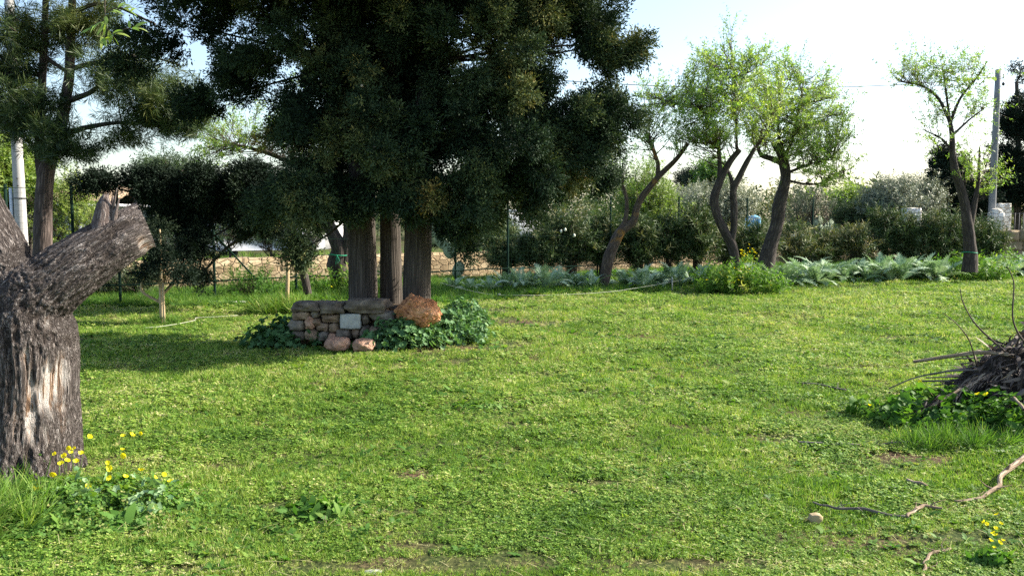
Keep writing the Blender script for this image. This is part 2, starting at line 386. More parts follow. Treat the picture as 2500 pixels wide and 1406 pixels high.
M['whitestone'] = field_wall_mat('whitewashed_stone', [(0.2, (0.62, 0.57, 0.48)), (0.5, (0.74, 0.70, 0.62)), (0.8, (0.80, 0.78, 0.72))], (0.40, 0.33, 0.25), 5, 7)

# ------------------------------------------------------------------ templates
rt = np.random.default_rng(11)
def T_cyp(seed, n=46):
    r = np.random.default_rng(seed); z = r.uniform(0, 1, n) ** .8 * 0.17; a = r.uniform(0, 6.28, n); k = r.integers(0, 6, n); ka = k * 1.047 + r.normal(0, .15, n); kz = .02 + .022 * k
    rad = np.clip(z - kz, 0, .09) * .75; b = np.stack([np.cos(ka) * rad, np.sin(ka) * rad, z], 1) + r.normal(0, .007, (n, 3))
    d = nrm(np.stack([np.cos(ka) * 0.65, np.sin(ka) * 0.65, np.ones(n)], 1) + r.normal(size=(n, 3)) * 0.45)
    V, Q = leaf_quads(b, d, rdir(n, r), r.uniform(0.024, 0.044, n), r.uniform(0.011, 0.018, n), 0.5, 0.2)
    T = np.repeat(z * 1.1 - .08 + r.uniform(-0.10, 0.10, n), 4); return V, Q, T
TC = [T_cyp(s) for s in range(5)]
def T_twig(seed, n, L, ll, lw, spread=0.9, droop=0.15, tv=0.15, fold=0.1):
    r = np.random.default_rng(seed); z = np.sort(r.uniform(0.05, 1, n)) * L; a = np.arange(n) * 2.4 + r.uniform(-.4, .4, n)
    b = np.stack([np.zeros(n), np.zeros(n), z], 1)
    d = nrm(np.stack([np.cos(a) * spread, np.sin(a) * spread, np.full(n, 0.7) - droop], 1) + r.normal(size=(n, 3)) * 0.22)
    V, Q = leaf_quads(b, d, nrm(np.array([0, 0, 1.]) + r.normal(size=(n, 3)) * 0.5), r.uniform(0.75, 1.2, n) * ll, r.uniform(0.8, 1.2, n) * lw, 0.42, fold)
    return V, Q, np.repeat(r.uniform(-tv, tv, n), 4)
TA = [T_twig(20 + s, 13, 0.30, 0.075, 0.021, 0.9) for s in range(4)]
TO = [T_twig(30 + s, 16, 0.32, 0.13, 0.024, 0.7) for s in range(4)]
TOL = [T_twig(40 + s, 20, 0.34, 0.06, 0.016, 0.8) for s in range(4)]
TY = [T_twig(50 + s, 18, 0.40, 0.09, 0.034, 1.0) for s in range(4)]
def T_pine(seed, n=26):
    r = np.random.default_rng(seed); z = r.uniform(-0.06, 0.06, n); a = r.uniform(0, 6.28, n)
    b = np.stack([z * 0, z * 0, z], 1); d = nrm(np.stack([np.cos(a), np.sin(a), r.uniform(0.3, 1.6, n)], 1))
    V, Q = leaf_quads(b, d, rdir(n, r), r.uniform(0.08, 0.14, n), r.uniform(0.005, 0.008, n), 0.5)
    return V, Q, np.repeat(r.uniform(-0.15, 0.2, n), 4)
TP = [T_pine(60 + s) for s in range(4)]
def T_stem(L, r0):
    V, Q, a = tube([[0, 0, -0.02], [0, 0, L]], [r0, r0 * 0.4], 3, cap=False); return V, Q, np.zeros(len(V))
TS = [T_stem(0.28, 0.004)]
def T_grass(seed, n, h, lean, wd, tv=.22):
    r = np.random.default_rng(seed); a = r.uniform(0, 6.28, n); b = np.stack([r.normal(0, .008, n), r.normal(0, .008, n), np.full(n, -0.004)], 1)
    ln = r.uniform(0.15, lean, n); d = nrm(np.stack([np.cos(a) * ln, np.sin(a) * ln, np.ones(n)], 1))
    V, Q = leaf_quads(b, d, rdir(n, r), r.uniform(0.5, 1.15, n) * h, r.uniform(.7, 1.2, n) * wd, 0.35); return V, Q, np.repeat(r.uniform(-tv, tv, n), 4)
TG = [T_grass(70 + s, 7, 0.040, 1.3, 0.0048) for s in range(6)]
def T_clover(seed, n, h, s):
    r = np.random.default_rng(seed); c = np.stack([r.normal(0, .014, n), r.normal(0, .014, n), r.uniform(.3, 1, n) * h], 1); a = r.uniform(0, 6.28, n)
    bs, ds = [], []
    for k in range(3):
        aa = a + k * 2.094; bs.append(c); ds.append(np.stack([np.cos(aa), np.sin(aa), r.uniform(-.25, .5, n)], 1))
    b = np.concatenate(bs); d = np.concatenate(ds); m = len(b)
    V, Q = leaf_quads(b, d, nrm(np.array([0, 0, 1.]) + r.normal(size=(m, 3)) * .35), r.uniform(.8, 1.2, m) * s, r.uniform(.8, 1.1, m) * s * 0.95, 0.6, -0.1)
    return V, Q, np.repeat(r.uniform(-.24, .26, m), 4)
TCL = [T_clover(80 + s, 4, 0.026, 0.0125) for s in range(5)]
def T_broad(seed, n, L, wd, lift=0.6, droop=0.6, seg=3):
    r = np.random.default_rng(seed); a = np.arange(n) * 2.4 + r.uniform(-.3, .3, n); b = np.zeros((n, 3)); lf = r.uniform(.4, 1.4, n) * lift
    V, Q = ribbons(b, np.stack([np.cos(a), np.sin(a), lf], 1), np.tile([0, 0, 1.], (n, 1)) + r.normal(size=(n, 3)) * .15, r.uniform(.6, 1.1, n) * L, r.uniform(.8, 1.2, n) * wd, seg, droop)
    return V, Q, np.repeat(r.uniform(-.12, .12, n), 2 * (seg + 1))
TB = [T_broad(90 + s, 6, 0.085, 0.030) for s in range(4)]
TGL = [T_broad(100 + s, 14, 0.30, 0.007, 2.2, 0.7, 4) for s in range(4)]      # long grass tuft
def T_mallow(seed, n=9, h=0.15, s=0.032):
    r = np.random.default_rng(seed); a = r.uniform(0, 6.28, n); rad = r.uniform(0, .10, n); c = np.stack([np.cos(a) * rad, np.sin(a) * rad, r.uniform(.3, 1, n) * h], 1)
    Vs, Qs, k = [], [], 0
    for i in range(n):
        up = nrm(np.array([0.2, -0.35, 1.0]) + r.normal(size=3) * .45); x = nrm(np.cross(up, r.normal(size=3))); y = np.cross(up, x); ss = s * r.uniform(.6, 1.25)
        ring = []
        for j in range(10):
            t = j / 10 * 6.28; q = ss * (1.0 if j % 2 == 0 else 0.74) * (0.45 if j == 5 else 1); ring.append(c[i] + (x * math.cos(t) + y * math.sin(t)) * q + up * ss * 0.16 * (1 if j % 2 else 0))
        Vs += [c[i] - up * ss * .18] + ring
        for j in range(0, 10, 2): Qs.append([k, k + 1 + j, k + 2 + j, k + 1 + (j + 2) % 10])
        k += 11
    return np.array(Vs), np.array(Qs), np.repeat(r.uniform(-.2, .25, n), 11)
TM = [T_mallow(110 + s) for s in range(4)]
def T_flower():
    r = np.random.default_rng(3); n = 5; a = np.arange(n) * 1.2566; b = np.zeros((n, 3))
    V, Q = leaf_quads(b, np.stack([np.cos(a), np.sin(a), np.full(n, .75)], 1), np.tile([0, 0, 1.], (n, 1)), 0.020, 0.020, 0.7); return V, Q, np.repeat(r.uniform(0.2, .8, n), 4)
TF = [T_flower()]

# ------------------------------------------------------------------ ground
def axis(vals): return np.array(sorted(set(np.round(np.concatenate(vals), 4))))
gx = axis([np.arange(-16, 16.01, 0.25), np.linspace(16, 60, 23), np.linspace(60, 900, 12), -np.linspace(16, 60, 23), -np.linspace(60, 900, 12)])
gy = axis([np.arange(-4, 30.01, 0.25), np.linspace(30, 90, 25), np.linspace(90, 1500, 12), -np.linspace(4, 60, 6)])
X, Y = np.meshgrid(gx, gy, indexing='ij'); Z = gz(X.ravel(), Y.ravel()) * (Y.ravel() < 60)
gv = np.stack([X.ravel(), Y.ravel(), Z], 1); ni, nj = len(gx), len(gy)
i, j = np.meshgrid(np.arange(ni - 1), np.arange(nj - 1), indexing='ij'); i = i.ravel(); j = j.ravel()
gq = np.stack([i * nj + j, (i + 1) * nj + j, (i + 1) * nj + j + 1, i * nj + j + 1], 1)
m, t, b, out = new_mat('soil_and_short_grass'); tc = t.nodes.new("ShaderNodeTexCoord")
n1 = t.nodes.new("ShaderNodeTexNoise"); n1.inputs["Scale"].default_value = 1.3; n1.inputs["Detail"].default_value = 8; t.links.new(tc.outputs["Object"], n1.inputs["Vector"])
n2 = t.nodes.new("ShaderNodeTexNoise"); n2.inputs["Scale"].default_value = 38; n2.inputs["Detail"].default_value = 6; t.links.new(tc.outputs["Object"], n2.inputs["Vector"])
c1 = ramp(t, n2.outputs["Fac"], [(0.3, (0.022, 0.035, 0.010)), (0.55, (0.055, 0.075, 0.020)), (0.75, (0.12, 0.12, 0.045))])
c2 = ramp(t, n2.outputs["Fac"], [(0.3, (0.035, 0.022, 0.014)), (0.7, (0.15, 0.095, 0.06))])
f = ramp(t, n1.outputs["Fac"], [(0.46, (0, 0, 0)), (0.64, (1, 1, 1))]); mx = t.nodes.new("ShaderNodeMixRGB")
t.links.new(f, mx.inputs[0]); t.links.new(c1, mx.inputs[1]); t.links.new(c2, mx.inputs[2]); t.links.new(mx.outputs[0], b.inputs["Base Color"]); b.inputs["Roughness"].default_value = 0.95; b.inputs["Specular IOR Level"].default_value = 0.1
bp = t.nodes.new("ShaderNodeBump"); bp.inputs["Strength"].default_value = 0.8; bp.inputs["Distance"].default_value = 0.02; t.links.new(n2.outputs["Fac"], bp.inputs["Height"]); t.links.new(bp.outputs[0], b.inputs["Normal"])
tag(mk('ground', (gv, gq), m, smooth=True), kind='structure')

FX, FY = nrm(np.array([1.0, 0.70, 0.0])), None          # direction of the boundary fence and walls
def fline(d0, px):
    """point where the picture column px meets the line y = d0 + 0.7 x"""
    u = (px - 1250) / F; d = d0 / (1 - 0.7 * u); return np.array([u * d, d, 0.0])

# bare patches: (px, py, rx m, ry m)
DIRT = [(880, 1396, .28, .06), (1130, 1380, .36, .08), (1040, 1345, .22, .06), (1650, 1385, .34, .09), (440, 1402, .2, .04), (1240, 788, .75, .45), (1050, 850, 1.1, .32), (2070, 902, .35, .12), (470, 1012, .2, .06), (530, 1372, .15, .05), (1230, 760, .5, .3), (690, 1250, .14, .06), (1450, 1180, .2, .06)]
def dirt(x, y):
    r = np.zeros_like(x); nz = fbm(np.stack([x * 5, y * 5, x * 0], 1), 9, 3)
    for px, py, rx, ry in DIRT:
        g = G(px, py); q = np.sqrt(((x - g[0]) / rx) ** 2 + ((y - g[1]) / ry) ** 2); r = np.maximum(r, np.clip(1.5 - q + (nz - .5) * 2.0, 0, 1))
    n2 = fbm(np.stack([x * 1.6, y * 2.6, x * 0 + 2], 1), 21, 4); r = np.maximum(r, np.clip((n2 - 0.71) * 9, 0, 0.9)); return r

rg = np.random.default_rng(5)
def lawn_pts(n, y0, y1, p):
    """points in a trapezoid in front of the camera; density falls as y**-p"""
    y = []; u = rg.uniform(0, 1, n); ys = np.linspace(y0, y1, 400); wd = (0.68 * ys + 1.5) * 2 * ys ** (-p); c = np.cumsum(wd); c /= c[-1]
    y = np.interp(u, c, ys); x = rg.uniform(-1, 1, n) * (0.68 * y + 1.5); return x, y
def lawn_edge(x):       # far edge of the mown lawn
    return np.where(x < -1.6, 15.3 + 0.1 * x + 1.0, np.where(x < 0, 16.6 + 0.6 * x, 17.2 + 0.42 * x))
xs, ys = lawn_pts(300000, 3.0, 26, 1.85)
dm = dirt(xs, ys); edge = lawn_edge(xs) + rg.normal(0, .15, len(xs)); keep = (rg.uniform(0, 1, len(xs)) > dm * 0.84) & (ys < edge + 0.4)
xs, ys, dm = xs[keep], ys[keep], dm[keep]; n = len(xs)
patch = fbm(np.stack([xs * 0.8, ys * 0.8, xs * 0], 1), 31, 3); fine = fbm(np.stack([xs * 5, ys * 5, xs * 0], 1), 41, 2)
clump = fbm(np.stack([xs * 2.2, ys * 2.2, xs * 0 + 7], 1), 51, 3)
tint = 0.45 + (patch - 0.5) * 0.45 + (fine - .5) * 0.45 + dm * 0.35 + rg.normal(0, .15, n) + 0.010 * np.clip(ys - 6, 0, 12)
dist = np.sqrt(xs ** 2 + ys ** 2); scl = 0.92 * np.clip((dist / 5.0) ** 0.62, 0.8, 2.6) * (0.35 + 1.3 * clump) * (1 - 0.45 * dm) * rg.uniform(.7, 1.25, n)
up = nrm(np.stack([rg.normal(0, .22, n), rg.normal(0, .22, n), np.ones(n)], 1)); pos = np.stack([xs, ys, gz(xs, ys)], 1)
isg = rg.uniform(0, 1, n) < np.clip(0.52 + (fbm(np.stack([xs * 1.7, ys * 1.7, xs * 0 + 3], 1), 61, 2) - .5) * 2.2, 0.12, .92)
g1 = scatter(TG, pos[isg], up[isg], scl[isg], tint[isg] + .06, rng=rg); g2 = scatter(TCL, pos[~isg], up[~isg], scl[~isg] * 1.05, tint[~isg] + .03, rng=rg)
tag(mk('lawn_grass', join([g1, g2]), M['grass']), 'short mown green grass and clover covering the lawn', 'grass', kind='stuff')
# broad-leaved weeds, dead straws sprinkled in the lawn
nw = 7500; xs, ys = lawn_pts(nw * 2, 3.2, 19, 1.6); c = fbm(np.stack([xs * 1.1, ys * 1.1, xs * 0], 1), 71, 3); k = (rg.uniform(0, 1, len(xs)) < np.clip((c - .42) * 5, .05, 1)) & (ys < lawn_edge(xs)); xs, ys = xs[k], ys[k]; n = len(xs)
g3 = scatter(TB, np.stack([xs, ys, gz(xs, ys) + .008], 1), nrm(np.stack([rg.normal(0, .2, n), rg.normal(0, .2, n), np.ones(n)], 1)), rg.uniform(.25, .85, n) * np.clip(ys / 7, .8, 1.5) * (1 + .5 * (rg.uniform(0, 1, n) > .93)), rg.normal(.52, .18, n), rng=rg)
tag(mk('lawn_weeds', g3, M['weed']), 'low broad leaved weeds scattered through the lawn', 'weeds', kind='stuff')
n = 2600; xs, ys = lawn_pts(n, 3.2, 14, 1.6); a = rg.uniform(0, 6.28, n)
V, Q = ribbons(np.stack([xs, ys, gz(xs, ys) + rg.uniform(.012, .035, n)], 1), np.stack([np.cos(a), np.sin(a), rg.uniform(-.05, .25, n)], 1), np.tile([0, 0, 1.], (n, 1)), rg.uniform(.03, .13, n), 0.0028 * np.clip(ys / 5, 1, 2), 3, .2, lambda t: 1)
tag(mk('dry_straw', (V, Q, {'tint': np.repeat(rg.uniform(.75, 1.1, n), 8)}), M['grass']), 'pale dry grass straws lying on the lawn', 'straw', kind='stuff')

def fill(name, label, cat, tm, mat, n, region, smin, smax, tmean, tsd=.12, lean=.25, z=0.0, seed=1, kind='stuff'):
    """scatter templates over a polygonless region: region(rng, n) -> x, y"""
    r = np.random.default_rng(seed); x, y = region(r, n); n = len(x)
    g = scatter(tm, np.stack([x, y, gz(x, y) + z], 1), nrm(np.stack([r.normal(0, lean, n), r.normal(0, lean, n), np.ones(n)], 1)), r.uniform(smin, smax, n), r.normal(tmean, tsd, n), rng=r)
    return tag(mk(name, g, M[mat]), label, cat, kind=kind)
def band(d0, d1, px0, px1):
    def f(r, n):
        px = r.uniform(px0, px1, n); d0v = r.uniform(d0, d1, n); u = (px - 1250) / F; d = d0v / (1 - 0.7 * u); return u * d, d
    return f
def left_strip(r, n):
    px = r.uniform(150, 1120, n); u = (px - 1250) / F; d1 = 23.8 / (1 - .7 * u); x0 = u * 16
    d0 = np.minimum(16.2 + .35 * x0 * 0 + 0.9 * np.clip((px - 800) / 300, -1, 1), d1 - 1); d = d0 + (d1 - d0) * r.uniform(0, 1, n) ** .9
    return u * d, d
fill('wild_grass', 'tall wild grass between the lawn and the ochre stone wall', 'grass', TGL, 'weed', 6500, left_strip, .35, .80, .55, .18, seed=21)
fill('wild_weeds', 'leafy weeds growing along the foot of the wire fence', 'weeds', TB, 'weed', 3800, left_strip, .9, 2.2, .40, .15, .4, seed=22)
def verge(r, n):
    px = r.uniform(1050, 2620, n); u = (px - 1250) / F; d1 = 23.2 / (1 - .7 * u); dd_ = np.linspace(12, 40, 300); lo = np.array([dd_[np.argmax(dd_ > lawn_edge(uu * dd_))] for uu in np.linspace(u.min(), u.max(), 60)])
    d0 = np.interp(u, np.linspace(u.min(), u.max(), 60), lo); d1 = np.maximum(d1, d0 + 1.5); d = d0 + (d1 - d0) * r.uniform(0, 1, n) ** 1.3; return u * d, d
fill('verge_grass', 'uncut grass under the row of artichokes and oleanders', 'grass', TGL, 'weed', 4600, verge, .35, .85, .5, .2, seed=23)
fill('verge_weeds', 'low green weeds under the row of artichokes', 'weeds', TB, 'weed', 5200, verge, 1.0, 2.2, .42, .15, .4, seed=24)
fill('roadside_grass', 'rough grass beyond the ochre stone wall', 'grass', TGL, 'weed', 2600, band(25.6, 42, -200, 2700), .8, 1.6, .7, .15, seed=25)

# ------------------------------------------------------------------ the pruned dead tree at the left
def px_nodes(lst, d):
    pts = np.array([P(a, b_, d if len(q) == 0 else q[0]) for a, b_, r, *q in lst]); rad = np.array([r * (d if len(q) == 0 else q[0]) / F for a, b_, r, *q in lst]); return pts, rad
SD = 5.35
skel = [[(36, 1215, 160), (40, 1130, 146), (44, 1050, 138), (48, 950, 128), (54, 860, 124), (60, 780, 118), (82, 725, 100), (125, 690, 84, 5.37), (180, 652, 76, 5.42), (240, 612, 70, 5.5), (300, 576, 65, 5.6), (345, 553, 61, 5.76), (440, 507, 58, 6.05)],
        [(52, 860, 110), (36, 770, 105), (18, 700, 92), (-12, 630, 80), (-60, 530, 74), (-120, 400, 70), (-160, 250, 62)]]
parts = []
for s in skel:
    pts, rad = px_nodes(s, SD); parts.append(tube(pts, rad, 20, sub=4, cap=True, cap0=True))
base = P(44, 1190, SD); base[2] = 0
for a, l, r0 in ((0.2, .38, .12), (-0.7, .40, .11), (-1.7, .40, .12), (-2.6, .45, .14), (1.6, .45, .15)):
    e = base + np.array([math.cos(a) * l, math.sin(a) * l, -.06]); mid = base + np.array([math.cos(a) * l * .62, math.sin(a) * l * .62, .16]); parts.append(tube([base + [0, 0, .55], mid, e], [.26, r0 * 1.2, r0 * .5], 10, sub=3, cap0=True))
V, Q, _ = join([(p[0], p[1]) for p in parts]); me = meshdata('tmp', V, Q, None); to = bpy.data.objects.new('tmp', me); link(to)
rm = to.modifiers.new('r', 'REMESH'); rm.mode = 'VOXEL'; rm.voxel_size = 0.0095
dg = bpy.context.evaluated_depsgraph_get(); ev = to.evaluated_get(dg).to_mesh()
nv = len(ev.vertices); V = np.empty(nv * 3, np.float32); ev.vertices.foreach_get('co', V); V = V.reshape(-1, 3).astype(float)
N = np.empty(nv * 3, np.float32); ev.vertices.foreach_get('normal', N); N = N.reshape(-1, 3).astype(float)
lt = np.empty(len(ev.polygons), np.int32); ev.polygons.foreach_get('loop_total', lt); li = np.empty(len(ev.loops), np.int32); ev.loops.foreach_get('vertex_index', li)
Q = li.reshape(-1, 4) if (lt == 4).all() else None
if Q is None:
    st = np.concatenate([[0], np.cumsum(lt)[:-1]]); Q = np.stack([li[st], li[st + 1], li[st + 2], li[np.minimum(st + lt - 1, st + 3)]], 1)
bpy.data.objects.remove(to)
segs = []
for s in skel:
    pts, _ = px_nodes(s, SD); ln = 0.0; xx0 = None
    for k in range(len(pts) - 1):
        ab = pts[k + 1] - pts[k]; dn = nrm(ab); x0 = np.array([1.0, 0, 0]) if xx0 is None else xx0; x0 = nrm(x0 - dn * (x0 @ dn)); xx0 = x0
        segs.append((pts[k], ab, ln, x0, np.cross(dn, x0))); ln += np.linalg.norm(ab)
W = np.zeros(nv); q = np.zeros((nv, 3))
for a_, ab, l0, fx, fy in segs:
    tt = np.clip(((V - a_) @ ab) / (ab @ ab), 0, 1); o_ = V - (a_ + tt[:, None] * ab); dd = np.linalg.norm(o_, axis=1); wgt = 1 / (dd + .02) ** 8; W += wgt
    q += wgt[:, None] * np.stack([o_ @ fx * 27, o_ @ fy * 27, (l0 + tt * np.linalg.norm(ab)) * 5.2], 1)
q = q / W[:, None]
wq = q + 0.8 * np.stack([fbm(V * 5 + 3, 1), fbm(V * 5 + 9, 2), fbm(V * 5 + 17, 3)], 1)
ridge = 1 - np.abs(fbm(wq, 5, 3) - 0.5) * 5.0; r2 = 1 - np.abs(fbm(wq * 3.1, 8, 2) - 0.5) * 3.5
big = fbm(q * [.15, .15, .07], 12, 2) - .5
px_, py_ = pix(V)
n_ = fbm(np.stack([V[:, 0] * 30, V[:, 1] * 9, V[:, 2] * 5], 1), 77, 3)
rot = np.clip(1.45 - np.sqrt(((px_ - (105 + (1000 - py_) * .12)) / 42) ** 2 + ((py_ - 965) / 85) ** 2) + (n_ - .52) * 4.2, 0, 1) * (N[:, 1] < .1)
rot = np.maximum(rot, np.clip(1.4 - np.sqrt(((px_ - 150) / 13) ** 2 + ((py_ - 905) / 50) ** 2) + (n_ - .5) * 1.2, 0, 1))
rot = np.maximum(rot, np.clip(1.3 - np.sqrt(((px_ - 358 + (py_ - 600) * -.6) / 16) ** 2 + ((py_ - 605) / 26) ** 2) + (n_ - .5) * 1.2, 0, 1) * .8)
endmask = np.clip((px_ - 345) / 14, 0, 1)
disp = (-.011 * np.clip(1 - ridge, 0, 1.2) - .007 * np.clip(1 - r2, 0, 1) + .085 * big * (1 - .75 * endmask)) * (1 - .55 * rot) - .022 * rot
V = V + N * disp[:, None] * (1 - .4 * endmask[:, None])
cut_n = nrm(np.array([.86, .40, .34])); cut_p = P(357, 548, 5.79); dd_ = (V - cut_p) @ cut_n; over = (dd_ > 0) & (px_ > 250); V[over] -= cut_n * (dd_[over] + .004 * fbm(V[over] * 40, 3, 2))[:, None]
m, t, b, out = new_mat('old_fissured_bark')
a = t.nodes.new("ShaderNodeAttribute"); a.attribute_name = 'barkco'; ar = t.nodes.new("ShaderNodeAttribute"); ar.attribute_name = 'rot'
rd = t.nodes.new("ShaderNodeAttribute"); rd.attribute_name = 'crack'
n1 = t.nodes.new("ShaderNodeTexNoise"); n1.inputs["Scale"].default_value = 1.7; n1.inputs["Detail"].default_value = 8; n1.inputs["Roughness"].default_value = .7; t.links.new(a.outputs["Vector"], n1.inputs["Vector"])
n3 = t.nodes.new("ShaderNodeTexNoise"); n3.inputs["Scale"].default_value = 5.5; n3.inputs["Detail"].default_value = 6; n3.inputs["Roughness"].default_value = .7; t.links.new(a.outputs["Vector"], n3.inputs["Vector"])
def absn(nd, k):
    a1 = t.nodes.new("ShaderNodeMath"); a1.operation = 'SUBTRACT'; t.links.new(nd.outputs["Fac"], a1.inputs[0]); a1.inputs[1].default_value = .5
    a2 = t.nodes.new("ShaderNodeMath"); a2.operation = 'ABSOLUTE'; t.links.new(a1.outputs[0], a2.inputs[0])
    a3 = t.nodes.new("ShaderNodeMath"); a3.operation = 'MULTIPLY'; a3.use_clamp = True; t.links.new(a2.outputs[0], a3.inputs[0]); a3.inputs[1].default_value = k; return a3.outputs[0]
n1.inputs["Scale"].default_value = 0.95; n1.inputs["Detail"].default_value = 3; n3.inputs["Scale"].default_value = 2.6; n3.inputs["Detail"].default_value = 4
h1, h3 = absn(n1, 9), absn(n3, 7)
n4 = t.nodes.new("ShaderNodeTexNoise"); n4.inputs["Scale"].default_value = 9; n4.inputs["Detail"].default_value = 6; t.links.new(a.outputs["Vector"], n4.inputs["Vector"])
mm = t.nodes.new("ShaderNodeMath"); mm.operation = 'MULTIPLY'; t.links.new(h1, mm.inputs[0]); t.links.new(h3, mm.inputs[1])
mn = t.nodes.new("ShaderNodeMath"); mn.operation = 'MULTIPLY_ADD'; t.links.new(n4.outputs["Fac"], mn.inputs[0]); mn.inputs[1].default_value = .8; t.links.new(mm.outputs[0], mn.inputs[2]); mm = mn
col = ramp(t, mm.outputs[0], [(.34, (.022, .018, .017)), (.55, (.12, .10, .092)), (.85, (.27, .235, .22)), (1.0, (.40, .36, .34))])
ck = ramp(t, rd.outputs["Fac"], [(.0, (.38, .34, .31)), (.4, (1, 1, 1))]); mul = t.nodes.new("ShaderNodeMixRGB"); mul.blend_type = 'MULTIPLY'; mul.inputs[0].default_value = .7; t.links.new(col, mul.inputs[1]); t.links.new(ck, mul.inputs[2])
rc = ramp(t, n1.outputs["Fac"], [(.36, (.07, .045, .035)), (.45, (.34, .21, .13)), (.49, (.48, .41, .36)), (.60, (.70, .66, .62))])
mx = t.nodes.new("ShaderNodeMixRGB"); t.links.new(ar.outputs["Fac"], mx.inputs[0]); t.links.new(mul.outputs[0], mx.inputs[1]); t.links.new(rc, mx.inputs[2]); t.links.new(mx.outputs[0], b.inputs["Base Color"])
b.inputs["Roughness"].default_value = .9; b.inputs["Specular IOR Level"].default_value = .15
bp = t.nodes.new("ShaderNodeBump"); bp.inputs["Strength"].default_value = 1; bp.inputs["Distance"].default_value = .03; t.links.new(mm.outputs[0], bp.inputs["Height"]); t.links.new(bp.outputs[0], b.inputs["Normal"])
M['stump_bark'] = m
st = thing('dead_tree', base, 'old pruned tree with thick fissured grey bark, forked trunk and sawn limb', 'tree')
mk('trunk', (V, Q, {'barkco': wq, 'rot': rot, 'crack': np.clip(ridge, 0, 1)}), m, st, smooth=True)
# sawn face and splintered stub
gs = []; rr_ = np.random.default_rng(4); o0 = P(252, 545, 5.5)
gs.append(tube([o0 - [.02, 0, .10], o0 + [0, 0, .02], o0 + [.01, 0, .12], o0 + [.02, 0, .18]], [.085, .066, .046, .014], 18, .5, 8, sub=6))
for k in range(13):
    bx = o0 + np.array([rr_.uniform(-.055, .07), rr_.uniform(-.05, .05), -.03]); h = rr_.uniform(.08, .17) if k > 3 else [.25, .22, .19, .2][k]
    tip = bx + np.array([rr_.uniform(-.01, .04) + (.03 if k == 1 else 0), rr_.uniform(-.02, .02), h]); gs.append(tube([bx, bx * .5 + tip * .5 + rr_.normal(0, .008, 3), tip], [.024, .017, .004], 8, .5, k, sub=4))
mk('splintered_stub', join(gs), bark_mat('splintered_wood', [(.2, (.03, .022, .02)), (.45, (.13, .10, .09)), (.7, (.27, .235, .215)), (.95, (.46, .42, .39))], 2.2, 1.0), st)

# ------------------------------------------------------------------ foliage helpers
def blob_pts(blobs, n, rng, shell=0.55, vol=None):
    """points in pixel-placed ellipsoids (px, py, rx, ry, depth, depth radius)"""
    cs, rs = [], []
    for px, py, rx, ry, d, dr in blobs: cs.append(P(px, py, d)); rs.append([rx * d / F, dr, ry * d / F])
    cs, rs = np.array(cs), np.array(rs); wv = (rs[:, 0] * rs[:, 2] + rs[:, 0] * rs[:, 1] + rs[:, 1] * rs[:, 2]); k = rng.choice(len(cs), n, p=wv / wv.sum())
    dr_ = rdir(n, rng); rad = shell + (1 - shell) * rng.uniform(0, 1, n) ** .7
    return cs[k] + dr_ * rs[k] * rad[:, None], dr_, k, cs

def limb_tree(limbs, d, rough=.26, sides=14, seed=1, ws=.78):
    gs = []; nodes = []
    for k, l in enumerate(limbs):
        pts, rad = px_nodes(l, d); gs.append(tube(pts, rad * ws, sides, rough, seed + k, sub=7)); 
        q0 = max(1, len(pts) // 2)
        for q in range(q0, len(pts)): nodes += [pts[q - 1] + (pts[q] - pts[q - 1]) * f_ for f_ in (.25, .5, .75, 1)]
    return join(gs), np.array(nodes)

def shoots(nodes, targets, rng, r0=.016, jit=.12, up=.35):
    gs = []; sp, sd = [], []
    for tg in targets:
        dd = np.linalg.norm(nodes - tg, axis=1) + rng.uniform(0, .9, len(nodes)) + 1.2 * np.clip(nodes[:, 2] - tg[2], 0, 9); s = nodes[int(np.argmin(dd))]
        L = np.linalg.norm(tg - s); mid = s * .55 + tg * .45 + np.array([0, 0, -up * .15 * L]) + rng.normal(0, jit * .5 * L, 3) * .5 
        pts = [s, s * .8 + mid * .2 + rng.normal(0, .02, 3), mid, tg]; g = tube(pts, [r0 * (.5 + .25 * L), r0 * .8, r0 * .5, r0 * .18], 4, sub=3, cap=False, seed=int(rng.integers(99))); gs.append(g)
        m_ = max(3, int(L * 7)); t_ = rng.uniform(.3, 1, m_)[:, None]; q = (1 - t_) ** 2 * s + 2 * (1 - t_) * t_ * mid + t_ ** 2 * tg; tn = nrm(2 * (1 - t_) * (mid - s) + 2 * t_ * (tg - mid)); sp.append(q); sd.append(tn)
    return join(gs), np.concatenate(sp), np.concatenate(sd)

